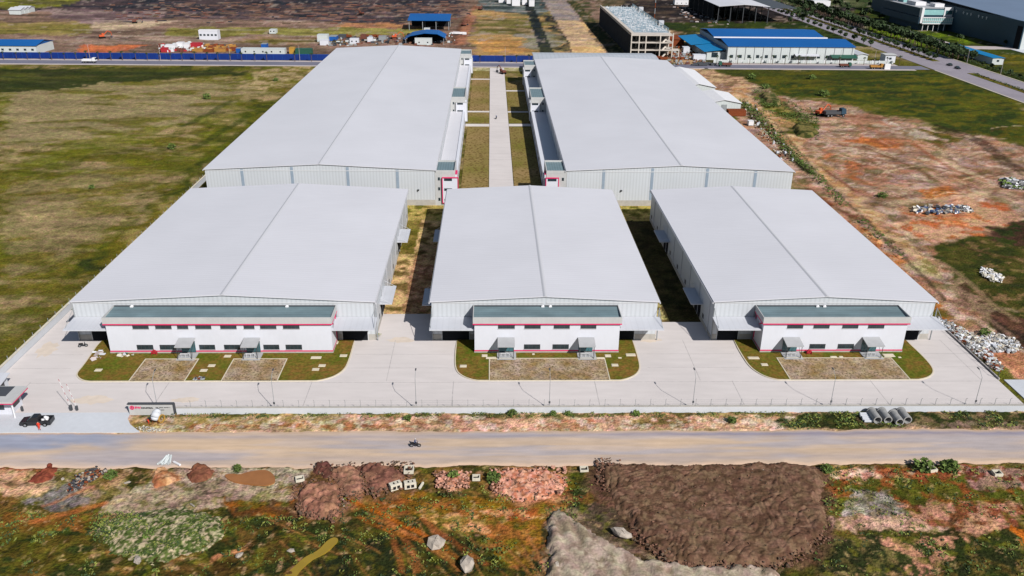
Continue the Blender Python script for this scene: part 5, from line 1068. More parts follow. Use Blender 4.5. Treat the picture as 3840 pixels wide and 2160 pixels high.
lab = 'small dark palm in the row before the blue fence'
first = True
def place(proto, loc, rz, sc, label, group):
    global first
    if 'placed' not in proto.keys():
        proto['placed'] = 1; proto.location = loc; proto.rotation_euler = (0,0,rz); proto.scale = (sc,)*3; proto['label'] = label; proto['group'] = group
        if proto.name not in KIDS: KIDS[proto.name] = [(c, list(c.children)) for c in proto.children]
        return proto
    o = dup(proto, loc, rz, sc, label, group); return o
random.seed(31)
for px in list(range(22,1010,45))+[1010,1120,1180]: 
    x_, _y = G(px, 222); place(pm, (x_+random.uniform(-.6,.6), 489.6, 0), random.uniform(0,6), random.uniform(.8,1.1), lab, 'palms before the blue fence')
for px in (1800,1890,1936,1982): x_, _y = G(px, 230); place(pm, (x_,490,0), random.uniform(0,6), random.uniform(.85,1.0), 'small dark palm before the blue fence between the rear warehouses', 'palms between the rear warehouses')
for px in (2688,2735,2765,2810,2851,2894,2940,2990,3020,3089,3140,3230,3270,3314,3360): x_, _y = G(px, 240); place(pm, (x_,491.5,0), random.uniform(0,6), random.uniform(.85,1.15), 'small palm on the pavement before the blue roofed factory', 'palms before the blue roofed factory')
tr = [tree('street_tree','x',5.2,2.3,220,.6,s_) for s_ in (41,42,43)]
for i_, t_ in enumerate(tr[1:]): pass
random.seed(33)
k = 0
for row, x0, ys, lb, gp, sc in (('m',262.3,range(508,860,7),'tree in the dense row on the median of the avenue','trees on the avenue median',.9),('f',278.8,range(512,860,6),'tree in the dense row along the far side of the avenue','trees along the far side of the avenue',1.45),('g',283.5,range(506,800,8),'tree in the outer row behind the far side of the avenue','trees in the outer row beyond the avenue',1.4),
        ('n',245.2,range(560,860,13),'small tree on the near side of the avenue','trees on the near side of the avenue',.9),('v',281,range(330,500,10),'low tree on the verge right of the avenue junction','low trees right of the avenue junction',.6)):
    for y_ in ys:
        place(tr[k%3], (x0+random.uniform(-.8,.8), y_+random.uniform(-1.5,1.5), 0), random.uniform(0,6), sc*random.uniform(.8,1.2), lb, gp); k += 1
hd = MB(); random.seed(5)
for y0,y1 in ((312,463),(508,860)):
    for k in range(int((y1-y0)*5)):
        c_ = Vector((262.3+random.uniform(-1.1,1.1), random.uniform(y0,y1), random.uniform(.2,.9))); q_ = [c_+Vector((random.uniform(-.6,.6),random.uniform(-.6,.6),random.uniform(-.3,.3))) for _ in range(4)]; hd.add(q_,[(0,1,2,3)])
tag(hd.build('hedge','leaf_far'),'clipped low hedge running along the median of the avenue','hedge',None,'stuff')
hd = MB()
for k in range(1500):
    y_ = random.uniform(330,560); c_ = Vector((282.5+random.uniform(-2.5,2.5), y_, random.uniform(.2,1.1))); q_ = [c_+Vector((random.uniform(-.8,.8),random.uniform(-.8,.8),random.uniform(-.3,.3))) for _ in range(4)]; hd.add(q_,[(0,1,2,3)])
tag(hd.build('hedge','leaf_far'),'dark low scrub along the verge right of the avenue','hedge',None,'stuff')
hd = MB(); ln = [P(*q_) for q_ in ((1862,258),(1900,288),(1935,325),(1975,370),(2010,408),(2060,452),(2120,515),(2200,590),(2270,650))]
for k in range(2600):
    i_ = min(int(random.random()**1.5*8),7); a_, c_ = ln[i_], ln[i_+1]; u_ = random.random(); w_ = 1.6 if i_ < 4 else .8
    if i_ > 4 and vnoise(np.array([(i_+u_)*9.]), np.array([0.]), 3)[0] < .5: continue
    p_ = Vector((a_[0]+(c_[0]-a_[0])*u_+random.gauss(0,w_), a_[1]+(c_[1]-a_[1])*u_+random.gauss(0,w_), random.uniform(.1,1.3))); s_ = random.uniform(.3,.7)
    hd.add([p_+Vector((random.uniform(-s_,s_),random.uniform(-s_,s_),random.uniform(-.3,.3))) for _ in range(4)],[(0,1,2,3)])
tag(hd.build('scrub','leaf'),'strip of green scrub along the ditch beside the rear right warehouse','scrub',None,'stuff')
hd = MB()
for k in range(2600):
    x_ = random.uniform(1896,2060); y_ = 240+(x_-1896)*.5+random.gauss(0,16); 
    if y_ < 226: continue
    x_, y_ = P(x_, y_); p_ = Vector((x_,y_,random.uniform(.1,1.0))); s_ = random.uniform(.3,.8)
    if vnoise(np.array([x_/6]), np.array([y_/6]), 9)[0] < .45: continue
    hd.add([p_+Vector((random.uniform(-s_,s_),random.uniform(-s_,s_),random.uniform(-.3,.3))) for _ in range(4)],[(0,1,2,3)])
tag(hd.build('scrub','leaf'),'patchy green scrub left of the excavator on the red ground','scrub',None,'stuff')
for i_,(px,py,sc,lb) in enumerate(((3500,105,.9,'dark garden tree in front of the glass office building'),(3597,155,1.0,'dark garden tree at the bend of the pale inner road'),(3492,165,.8,'garden tree beside the inner road on the far lawn'),(3770,172,.8,'lone tree on the pale apron of the dark warehouse'),(3232,68,1.1,'tree beside the bright lawn left of the glass office'),(3405,118,.8,'tree near the end of the pale inner road'))):
    x_, y_ = G(px,py); place(tr[i_%3], (x_,y_,0), i_, sc, lb, 'garden trees near the glass office')
# shrubs in fields and verges
def bush(px, py, r, lb, seed, mat='leaf', n=130, group=None):
    x_, y_ = G(px, py); b = MB(); crown_mb(b, (x_,y_,r*.45), r, n, r*.22, seed, (1,1,.7)); tag(b.build('bush', mat), lb, 'bush', group)
for i_,a_ in enumerate(((1034,304,1.5,'small dark bush in the left field near its upper right corner'),(776,368,2,'bush in the left field beside the dark ditch line'),(645,556,1.6,'bush in the middle of the left field'),(345,705,1.0,'tiny dark bush low in the left field'),
    (2820,295,2.4,'bush in the right field near the tents'),(3045,295,2.0,'bush in the middle of the right field'),(3090,358,2.6,'dark bush in the lower right field above the excavator'),(2870,330,2,'bush at the left side of the right field'),
    (1920,1555,.9,'green bush on the verge below the wall in the middle'),(2385,1557,.8,'dark green bush on the pink verge below the wall'),(2745,1582,.9,'dark bush on the right part of the verge near the road'),(2130,1556,.7,'first of two low bushes under the wall left of the dark one'),(2076,1554,.6,'second low bush under the wall next to another'),(1530,1573,.8,'bush on the verge left of the pale boulder'),
    (890,1762,.8,'green bush at the edge of the dirt road above the orange puddle'),(1700,1790,1.0,'dark green bush in the pink clay heap'),(1848,1800,1.2,'dark bush at the left edge of the larger pink clay heap'),(420,1790,1.1,'green scrub bush left of the sandy heap'),(3460,1760,1.6,'large dark green bush beside a drain box on the right'),(3560,1765,1.6,'large dark green bush right of another by the road'),
    (560,2020,1.0,'green bush on the tufted mound'),(3100,1765,1.0,'low bush at the right edge of the brown mound'),(3310,740,1.6,'dark bush on red ground beside the fence line'),(3340,1060,1.5,'green bush on the dirt behind the front right warehouse'),(3690,1255,1.2,'bush among the rubble near the right fence'))):
    bush(*a_[:4], 60+i_, group=None)
# tufts: countless weeds in the foreground
random.seed(77); b = MB()
def tufts(poly, n_, s0, s1, mats_n=3, z=0):
    poly = [P(*q_) for q_ in poly]; p = np.array(poly); k = 0
    while k < n_:
        x_ = random.uniform(p[:,0].min(), p[:,0].max()); y_ = random.uniform(p[:,1].min(), p[:,1].max()); k += 1
        if not inside(np.array([x_]), np.array([y_]), poly)[0]: continue
        if vnoise(np.array([x_/2.3]), np.array([y_/2.3]), 5)[0] < .45: continue
        m_ = random.randrange(mats_n)
        for j in range(5):
            a_ = random.uniform(0,6.3); s_ = random.uniform(s0,s1); c_ = Vector((x_+random.gauss(0,.22),y_+random.gauss(0,.22),z+random.uniform(0,.15))); u_ = Vector((math.cos(a_),math.sin(a_),.2))*s_; 
            b.add([c_-u_*.5, c_+u_*.5, c_+u_*.4+Vector((random.uniform(-.5,.5)*s_,s_*.8,s_*.35)), c_-u_*.4+Vector((random.uniform(-.5,.5)*s_,s_*.7,s_*.4))], [(0,1,2,3)], m_)
tufts([(-60,1300),(240,1270),(240,1449),(-60,1470)], 700, .12, .3)
tufts([(860,1250),(1500,1200),(1370,1470),(860,1470)], 1000, .1, .26); tufts([(2080,1175),(2600,1170),(2650,1470),(2040,1470)], 1100, .1, .28)
tufts([(400,1300),(860,1300),(850,1345),(700,1470),(380,1470)], 450, .1, .26); tufts([(235,1300),(560,1285),(565,1340),(450,1400),(320,1405),(240,1370)], 1500, .1, .24, 3, .45)
tufts([(1960,1036),(2600,1034),(2600,1074),(1960,1078)], 700, .1, .3); tufts([(340,1040),(1960,1038),(1960,1050),(340,1052)], 900, .08, .22)
tag(b.build('weeds',['leaf','leaf_light','leaf_far']),'green weeds growing over the rough ground beside the dirt road','weeds',None,'stuff')
# ------------------------------------------------------------------ blue fence
t = thing('blue_fence', 'long bright blue metal hoarding along the rear road', 'fence', (-80,494.5,0))
b = MB(); b.box(-300,24,494.4,494.55,-.2,3.2); b.build('panel','blue_fence',t)
b = MB(); b.box(-300,24,494.35,494.6,3.204,3.3); b.build('rail','blue_paint',t)
for k in range(64): b = MB(); x_ = -298+k*5; b.box(x_-.05,x_+.05,494.3,494.39,-.2,3.3); b.build('post','blue_paint',t)
t = thing('factory_fence', 'pale low wall before the blue roofed factory', 'wall', (170,496,0))
b = MB(); b.box(128,232,496,496.3,-.2,1.6); b.build('wall','pale_panel',t)
for k in range(27): b = MB(); x_ = 128+k*4; b.box(x_-.2,x_+.2,495.9,495.99,-.2,1.9); b.build('post','white_paint',t)
# ------------------------------------------------------------------ simple building kit
def house(name, label, cat, x0, x1, y0, y1, ze, zr, wall, roof, ridge='x', wins=0, doors=(), over=.5, group=None, sidewins=0, roofth=.2):
    t = thing(name, label, cat, ((x0+x1)/2, y0, 0), group); b = MB(); b.box(x0,x1,y0,y1,-.3,ze); b.build('wall',wall,t); b = MB(); o_ = over
    if ridge == 'x':
        ym = (y0+y1)/2
        b.hexa([(x0-o_,y0-o_,ze),(x1+o_,y0-o_,ze),(x1+o_,ym,zr),(x0-o_,ym,zr)],[(x0-o_,y0-o_,ze+roofth),(x1+o_,y0-o_,ze+roofth),(x1+o_,ym,zr+roofth),(x0-o_,ym,zr+roofth)])
        b.hexa([(x0-o_,ym+.01,zr),(x1+o_,ym+.01,zr),(x1+o_,y1+o_,ze),(x0-o_,y1+o_,ze)],[(x0-o_,ym+.01,zr+roofth),(x1+o_,ym+.01,zr+roofth),(x1+o_,y1+o_,ze+roofth),(x0-o_,y1+o_,ze+roofth)])
        for xe in (x0+.03, x1-.03): b.add([(xe,y0,ze),(xe,y1,ze),(xe,ym,zr-.02)],[(0,1,2)])
    else:
        xm = (x0+x1)/2
        b.hexa([(x0-o_,y0-o_,ze),(xm,y0-o_,zr),(xm,y1+o_,zr),(x0-o_,y1+o_,ze)],[(x0-o_,y0-o_,ze+roofth),(xm,y0-o_,zr+roofth),(xm,y1+o_,zr+roofth),(x0-o_,y1+o_,ze+roofth)])
        b.hexa([(xm+.01,y0-o_,zr),(x1+o_,y0-o_,ze),(x1+o_,y1+o_,ze),(xm+.01,y1+o_,zr)],[(xm+.01,y0-o_,zr+roofth),(x1+o_,y0-o_,ze+roofth),(x1+o_,y1+o_,ze+roofth),(xm+.01,y1+o_,zr+roofth)])
    b.build('roof',roof,t)
    if ridge != 'x': b = MB(); xm = (x0+x1)/2; b.add([(x0,y0+.02,ze),(x1,y0+.02,ze),(xm,y0+.02,zr-.02)],[(0,1,2)]); b.build('gable',wall,t)
    for k in range(wins):
        c_ = x0+(x1-x0)*(k+.5)/wins; b = MB(); b.box(c_-.7,c_+.7,y0-.06,y0-.005,ze*.42,ze*.42+1.1); b.build('window','glass',t)
    for a_, c_, z_ in doors: b = MB(); b.box(a_,c_,y0-.09,y0-.012,0,z_); b.build('door','dark',t)
    return t
# blue roofed factory: two long blocks, lower annexes at both ends
t = thing('factory','blue roofed factory with white walls and square windows beyond the rear road','factory',(170,502,0))
b = MB(); b.box(137,211,502,536,-.3,8.2); b.box(126,136.9,506,560,-.3,4.5); b.box(137,205,536.1,575,-.3,8.6); b.build('wall','pale_panel',t)
b = MB()
def gab(b,x0,x1,y0,y1,ze,zr,th=.25):
    ym = (y0+y1)/2
    b.hexa([(x0,y0,ze),(x1,y0,ze),(x1,ym,zr),(x0,ym,zr)],[(x0,y0,ze+th),(x1,y0,ze+th),(x1,ym,zr+th),(x0,ym,zr+th)])
    b.hexa([(x0,ym,zr),(x1,ym,zr),(x1,y1,ze),(x0,y1,ze)],[(x0,ym,zr+th),(x1,ym,zr+th),(x1,y1,ze+th),(x0,y1,ze+th)])
gab(b,136.6,211.5,501.4,536,8.2,10.2); b.build('roof','blue_roof',t)
b = MB(); gab(b,136.8,205.5,536.2,576,8.8,10.8); b.build('roof','blue_roof',t)
b = MB(); b.box(136.6,207,535.2,536.9,8.5,9.1); b.build('gutter','white_paint',t)
b = MB(); b.hexa([(124,505,4.6),(136.5,505,5.9),(136.5,530,5.9),(124,530,4.6)],[(124,505,4.8),(136.5,505,6.1),(136.5,530,6.1),(124,530,4.8)]); b.build('annex_roof','cyan_roof',t)
b = MB(); b.hexa([(122,532,4.6),(136.5,532,5.9),(136.5,572,5.9),(122,572,4.6)],[(122,532,4.8),(136.5,532,6.1),(136.5,572,6.1),(122,572,4.8)]); b.build('annex_roof','cyan_roof',t)
for k in range(14):
    x_ = 139.5+k*5.1
    if 8 <= k <= 9: continue
    b = MB(); b.box(x_-.9,x_+.9,501.9,501.99,1.8,3.5); b.build('window','glass',t)
for k in range(15): b = MB(); x_ = 137+k*5.2; b.box(x_-.12,x_+.12,501.8,501.99,-.2,8.1); b.build('downpipe','steel',t)
b = MB(); b.hexa([(176,498.5,3.4),(190,498.5,3.4),(190,501.8,4.2),(176,501.8,4.2)],[(176,498.5,3.6),(190,498.5,3.6),(190,501.8,4.4),(176,501.8,4.4)]); b.build('canopy','canopy',t)
b = MB(); b.box(128.8,132.4,505.9,505.99,1.4,4.2); b.box(129.4,132,505.8,505.89,2.5,3.1); b.build('window','glass',t)
b = MB(); b.hexa([(197,497.5,2.6),(212,497.5,2.6),(212,501.8,3.8),(197,501.8,3.8)],[(197,497.5,2.8),(212,497.5,2.8),(212,501.8,4),(197,501.8,4)]); b.build('bike_shelter','green_paint',t)
house('long_shed','long low white roofed shed right of the blue roofed factory','shed',216,222,508,590,3,3.7,'pale_panel','canopy','y')
house('gatehouse','small white gatehouse with dark window at the factory corner','gatehouse',229,235,500,507,4.2,4.4,'white_wall','grey_wall','x',1)
house('brick_store','low red brown roofed store behind the concrete frame building','shed',112,124,560,580,4,4.6,'rust','rust','x')
# concrete frame building under construction
t = thing('unfinished_building','unfinished concrete frame building covered with pale formwork on top','building under construction',(94,512,0))
X0,X1,Y0_,Y1_ = 82,107,512,668
for z in (4.3,8.6): b = MB(); b.box(X0,X1,Y0_,Y1_,z-.35,z); b.build('floor_slab','raw_concrete',t)
b = MB(); b.box(X0,X1,Y0_+12,Y1_,12.4,12.75); b.build('roof_deck','formwork',t)
b = MB(); b.box(X0,X1,Y0_,Y0_+11.95,12.4,12.8); b.box(X0+.5,X0+3.2,Y0_+12,Y1_,12.76,12.95); b.build('deck_edge','raw_concrete',t)
for i_,x_ in enumerate((X0,X0+4.6,X0+8.6,X0+17,X1-.6)):
    for y_ in np.arange(Y0_,Y1_,11.5):
        if i_ < 4 and y_ > Y0_+12: continue
        b = MB(); b.box(x_,x_+.6,y_-.02,y_+.6,-.2,14.0 if i_ in (0,4) else 12.4); b.build('column','raw_concrete',t)
b = MB(); b.box(X0-.12,X0-.03,Y0_+.7,Y1_,0,12.3); b.build('side_wall','shade_and_clutter',t)  # added dark sheet, its colour stands for the shade inside the open floors
b = MB(); b.box(X0-.12,X0+.5,Y0_+.7,Y1_,12.8,14.0); b.build('parapet','raw_concrete',t)
b = MB(); b.box(X0+.6,X1-.6,Y0_+13,Y0_+13.4,0,12.3); b.build('inner_wall','steel_dark',t)
for k in range(3): b = MB(); b.hexa([(X0+18.5,Y0_+1,k*4.3-.1),(X0+19.6,Y0_+1,k*4.3-.1),(X0+23.6,Y0_+3,k*4.3+3.9),(X0+22.5,Y0_+3,k*4.3+3.9)],[(X0+18.5,Y0_+2.6,k*4.3-.1),(X0+19.6,Y0_+2.6,k*4.3-.1),(X0+23.6,Y0_+4.6,k*4.3+3.9),(X0+22.5,Y0_+4.6,k*4.3+3.9)]); b.build('stair','raw_concrete',t)
random.seed(9); b = MB()
for k in range(900):
    x_ = random.uniform(X0+4,X1-1); y_ = random.uniform(Y0_+14,Y1_); 
    if random.random() < .5: b.box(x_-1.1,x_+1.1,y_-.12,y_+.12,13.0,13.15,random.randrange(2))
    else: b.box(x_-.08,x_+.08,y_-.08,y_+.08,12.76,13.9,random.randrange(2))
o = b.build('scaffold_props',['scaffold','white_paint'],t); o['kind'] = 'stuff'
b = MB()
for k in range(60): y_ = Y0_+16+k*2.4; b.box(X1-.3,X1-.1,y_,y_+.15,12.8,15); b.box(X1-.25,X1-.15,y_,y_+2.4,14.9,15.0)
b.build('guard_rail','scaffold',t)
for y_ in (560,640): b = MB(); b.box(X1-.2,X1+3,y_,y_+3,12.9,15.5); b.build('lift_shaft','canopy',t)
b = MB(); b.box(X1+.1,X1+4,Y0_,Y0_+6,4.0,4.4); b.box(X1+3.4,X1+4,Y0_,Y0_+.6,-.2,3.95); b.build('porch','raw_concrete',t)
x_, y_ = G(2452,93); t = thing('mast','thin red and white lattice mast behind the concrete frame building','mast',(x_,y_,0))
b = MB()
for k in range(9): b.cyl((x_,y_,k*4),(x_,y_,k*4+4),.3,.3,6,m=k%2)
b.build('pole',['steel','rust'],t)
# open steel frame warehouse, far
t = thing('steel_frame_shed','big white roof on open dark steel columns far behind the blue factory','shed',(195,680,0))
b = MB(); b.hexa([(176,684,12),(196,684,13.5),(196,790,13.5),(176,790,12)],[(176,684,12.3),(196,684,13.8),(196,790,13.8),(176,790,12.3)]); b.hexa([(196.05,684,13.5),(216,684,12),(216,790,12),(196.05,790,13.5)],[(196.05,684,13.8),(216,684,12.3),(216,790,12.3),(196.05,790,13.8)]); b.build('roof','roof',t)
for x_ in (176.5,186,196,206,215.5):
    for y_ in range(686,790,17): b = MB(); b.box(x_-.25,x_+.25,y_-.25,y_+.25,-.2,11.9); b.build('column','steel_dark',t)
b = MB(); b.box(176.3,176.7,700,790,1,11.7); b.box(176,216,789,789.4,0,11.8); b.build('wall','dark',t)
b = MB(); b.box(215.3,237,684,786,11.0,11.2); b.build('side_canopy','steel_dark',t)
# glass office building
t = thing('glass_office','white and teal glass office building at the top right','office building',(328,645,0))
b = MB(); b.box(318,339,650,700,-.3,5); b.build('base','teal_wall',t)
b = MB(); b.box(315,340,645,712,5.004,9.5); b.build('lower_floor','teal_wall',t)
b = MB(); b.box(317.6,340,644.4,644.99,5.1,9.3); b.build('glass_front','teal_glass',t)
b = MB(); b.box(317.6,340,644.1,644.39,6.9,7.2); b.box(317.6,340,644.1,644.39,4.9,5.5); b.box(317.6,340,644.1,644.39,9.2,9.8)
for k in range(16): b.box(317.8+k*1.45,318+k*1.45,644.12,644.38,5.51,9.19)
b.build('frame','white_paint',t)
b = MB(); b.box(316,341,648,712,9.804,15.5); b.build('upper_floor','teal_wall',t)
b = MB(); b.box(318,334,647.6,647.99,11,14.6); b.build('glass_front','teal_glass',t)
b = MB(); b.box(334,341,647.3,647.99,9.9,16.5); b.box(316,317.8,644.5,647.99,5.5,16.4); b.build('white_frame','white_paint',t)
b = MB(); b.box(335.2,340,647.1,647.29,11.5,14.3); b.build('window','glass_teal',t)
b = MB(); b.box(316,341,648,712,15.504,15.9); b.build('roof','canopy_grey',t)
for a_ in ((320,328,665,680,18.5,'white_paint'),(330,337,655,664,18.2,'white_paint'),(322,327,690,700,18.8,'teal_glass'),(318,321,700,708,19,'teal_wall')): b = MB(); b.box(*a_[:4],15.9,a_[4]); b.build('roof_unit',a_[5],t)
b = MB()
for k in range(5): b.cyl((319+k*4,645.5,-.2),(319+k*4,645.5,5),.25,n=6)
b.build('column','white_paint',t)
# big dark side warehouse
t = thing('big_warehouse','huge warehouse with dark teal side wall and pale front at the right edge','warehouse',(440,560,0))
b = MB(); b.box(341,560,556,790,-.3,16.5); b.build('wall','pale_panel',t)
b = MB(); b.box(340.3,340.95,556,790,-.2,17.2); b.build('side_wall','teal_wall',t)
b = MB(); b.hexa([(341,555.5,16.6),(560,555.5,16.6),(560,673,20),(341,673,20)],[(341,555.5,16.9),(560,555.5,16.9),(560,673,20.3),(341,673,20.3)]); b.hexa([(341,673.05,20),(560,673.05,20),(560,790,16.6),(341,790,16.6)],[(341,673.05,20.3),(560,673.05,20.3),(560,790,16.9),(341,790,16.9)]); b.build('roof','grey_roof',t)
b = MB(); b.box(339.9,340.29,556.5,562,0,14); b.build('louvre','dark',t)
random.seed(4)
b = MB(); y_ = 600
for k in range(11):
    if k not in (3,7): b.box(340.05,340.28,y_,y_+1.6,14.4,14.8); b.box(340.05,340.28,y_+.6,y_+1.0,13.4,14.39 if k%2 else 15.4)
    y_ += 5.2
b.build('lettering','white_paint',t)
for x_ in (346,350,358,364):
    for z_ in (3.5,10): b = MB(); b.box(x_,x_+1.6,555.9,555.98,z_,z_+1.5); b.build('window','glass',t)
b = MB(); b.box(356,420,548,555.9,7.5,8.0); b.build('canopy','canopy',t)
b = MB(); b.box(352,420,555.85,555.97,0,7); b.build('dock_opening','steel_dark',t)
sheet('loading_apron', R_(335,520,535,556), .06, 'concrete_new', 'pale loading apron before the huge dark warehouse', 'pavement', -.3)
house('bike_shed','long narrow bright blue roofed shed beyond the avenue at the right','shed',290,296.5,496,552,3.6,3.9,'pale_panel','cyan_roof','y',1)
house('blue_shed','white walled shed with bright blue roof at the far left','shed',-330,-262,509,530,4.6,6.6,'pale_panel','blue_roof','x',16)
house('site_office','white two storey site office on its own in the far dirt field','site office',-189,-177,573,579,5.4,5.7,'white_wall','white_paint','x',5,over=.1)
t = thing('open_shed','open sided blue roofed shed in the far dirt yard','shed',(-44,628,0))
b = MB(); b.hexa([(-59,626,6.5),(-29,626,6.5),(-29,650,8.5),(-59,650,8.5)],[(-59,626,6.8),(-29,626,6.8),(-29,650,8.8),(-59,650,8.8)]); b.build('roof','blue_roof',t)
for x_ in (-58,-48.5,-39,-30): 
    for y_ in (627,649): b = MB(); b.box(x_-.2,x_+.2,y_-.2,y_+.2,-.2,6.6); b.build('post','steel',t)
b = MB(); b.box(-58,-30,649.4,649.6,0,8.2); b.build('back_wall','dark',t)
t = thing('open_shed','arched blue roofed shed with white container before it','shed',(-42,556,0))
b = MB()
pv_ = [(-55,3.2),(-51,5.4),(-42,7.0),(-34,6.6),(-29,4.2)]
for i_ in range(4): (xa,za),(xb,zb) = pv_[i_],pv_[i_+1]; b.hexa([(xa,556,za),(xb,556,zb),(xb,574,zb),(xa,574,za)],[(xa,556,za+.3),(xb,556,zb+.3),(xb,574,zb+.3),(xa,574,za+.3)])
b.build('roof','blue_roof',t)
b = MB(); b.box(-54.5,-29.5,572,572.3,0,5); b.build('back_wall','dark',t)
for x_ in (-54,-46,-38,-30): b = MB(); b.box(x_-.15,x_+.15,556.5,556.8,-.2,4); b.build('post','steel',t)
def container(x0,x1,y0,y1,h,mat,lb,cat='container',wins=0,group=None):
    t = thing('container',lb,cat,((x0+x1)/2,y0,0),group); b = MB(); b.box(x0,x1,y0,y1,0,h); b.build('shell',mat,t)
    b = MB(); b.box(x0-.06,x1+.06,y0-.06,y1+.06,h+.003,h+.14); b.build('top',mat if mat != 'blue_paint' else 'steel',t)
    for k in range(wins): c_ = x0+(x1-x0)*(k+.5)/wins; b = MB(); b.box(c_-.4,c_+.4,y0-.05,y0-.004,1.1,1.9); b.build('window','dark',t)
def at(px0, px1, py, h, d, mat, lb, **kw):
    x0, y0 = G(px0, py); x1, _ = G(px1, py); container(x0, x1, y0, y0+d, h, mat, lb, **kw)
at(905,1070,203,3,5,'pale_panel','long white cabin with small windows right behind the blue fence',wins=5)
at(1108,1170,204,3,4,'green_paint','grey green container behind the blue fence near the warehouse corner')
at(1085,1105,202,3.4,4,'yellow','yellow container standing behind the blue fence')
at(980,1000,182,2.6,5,'blue_paint','small blue container behind the long white cabin'); at(886,902,200,2.8,4,'blue_paint','dark blue container left of the long white cabin')
at(1200,1232,170,3,4,'white_wall','white container nearest the white hut in the far yard'); at(1312,1345,164,3,4,'white_wall','white container alone in the far yard',wins=2)
at(1190,1230,157,4.2,6,'pale_panel','white hut with grey roof in the far yard'); at(1234,1262,153,2.6,8,'blue_paint','blue container beside the white hut')
at(1556,1620,168,4.0,3,'pale_panel','white container in front of the arched blue shed',wins=2); at(1378,1398,160,3,4,'white_wall','small white cabin among red machinery')
at(2600,2645,226,3,4,'white_wall','white cabin left of the blue roofed factory'); at(2562,2585,200,3.4,5,'white_wall','small white tent roofed cabin near the sand road')
at(620,660,186,2.6,4,'white_paint','white container among red machines behind the fence'); at(690,712,186,3.2,4,'white_paint','white box container beside a red one behind the fence'); at(664,688,182,3.4,4,'white_paint','tall white container between two others behind the fence')
at(3050,3110,30,6,20,'white_paint','white block building far up the avenue'); at(2530,2580,18,4,8,'white_paint','far white hut near the top edge',wins=3)
for i_,(a_,c_,y_) in enumerate(((1920,1950,22),(1958,1976,18),(1984,2004,24),(1900,1915,14),(1870,1895,10))): at(a_,c_,y_,5,10,'white_paint',('fourth','fifth','rightmost','second','leftmost')[i_]+' of the far white sheds along the top edge left of the canal',cat='shed',group='white sheds at the top edge')
for i_,(a_,c_,y_,m_) in enumerate(((720,760,194,'yellow'),(764,800,196,'orange'),(804,846,194,'yellow'),(848,882,192,'orange'))):
    at(a_,c_,y_,1.5,5,{'yellow':'ochre','orange':'rust'}[m_],('left ' if i_ in (0,1) else 'right ')+m_+' stack of sheet piles behind the blue fence',cat='pile stack')
at(604,628,196,2.4,3,'red','red and white machine box left of the white containers'); at(716,756,184,3.4,4,'red','bright red tank block behind the blue fence')
at(1420,1448,152,2.6,4,'steel','grey cabin left of the arched blue shed in the far yard'); at(1352,1372,146,2.4,4,'dull_red','small brown red container in the middle of the far yard'); at(1590,1612,119,2.2,4,'pale_panel','pale cabin under the front edge of the open blue shed'); at(1270,1296,144,2.2,4,'steel_dark','dark container behind the white hut in the far yard')
at(1010,1034,126,2.4,6,'pale_panel','small pale cabin on the grassy strip beyond the far yard',wins=2); at(1655,1672,148,2.4,4,'white_wall','white cabin right of the blue sheds beside the brown track')
random.seed(12)
for i_ in range(3):
    x_, y_ = G(55+i_*15, 53-i_*3); house('far_shed',('leftmost','middle','rightmost')[i_]+' of the three small pale sheds in the far top left field','shed',x_-4,x_+5,y_,y_+10,3,4.5,'pale_panel','canopy','x',group='pale sheds at the top left')
# tents beside the rear right warehouse
for lb, a_ in (('larger white tent roofed store beside the rear right warehouse',(89.5,105,399,446,4.2,5.8)),('smaller white tent roofed store nearer the camera, beside the rear right warehouse',(94,108.5,367,390,3.6,5.0))):
    t = thing('tent_store', lb, 'storage tent', ((a_[0]+a_[1])/2,a_[2],0)); x0,x1,y0,y1,ze,zr = a_; xm = (x0+x1)/2
    b = MB(); b.box(x0,x1,y0,y1,-.2,ze); b.add([(x0,y0-.01,ze),(x1,y0-.01,ze),(xm,y0-.01,zr)],[(0,1,2)]); b.build('wall','pale_panel',t)
    b = MB(); b.hexa([(x0-.4,y0-.5,ze),(xm,y0-.5,zr),(xm,y1,zr),(x0-.4,y1,ze)],[(x0-.4,y0-.5,ze+.15),(xm,y0-.5,zr+.15),(xm,y1,zr+.15),(x0-.4,y1,ze+.15)]); b.hexa([(xm,y0-.5,zr),(x1+.4,y0-.5,ze),(x1+.4,y1,ze),(xm,y1,zr)],[(xm,y0-.5,zr+.15),(x1+.4,y0-.5,ze+.15),(x1+.4,y1,ze+.15),(xm,y1,zr+.15)]); b.build('roof','white_paint',t)
    b = MB(); b.box(xm-1.2,xm+1.2,y0-.1,y0-.02,0,3); b.build('door','steel',t)
container(101,108.5,358,362,2.2,'rust','rusty brown container before the smaller tent store'); container(94,99.5,359,364,2.4,'steel','grey container stack left of the rusty one')
container(93,97,350,353,2.0,'pale_panel','small pale cabin on the ground beside the rear right warehouse')
container(105,107,341,343.5,1.6,'white_paint','small white tank on the ditch edge','tank')
random.seed(19)
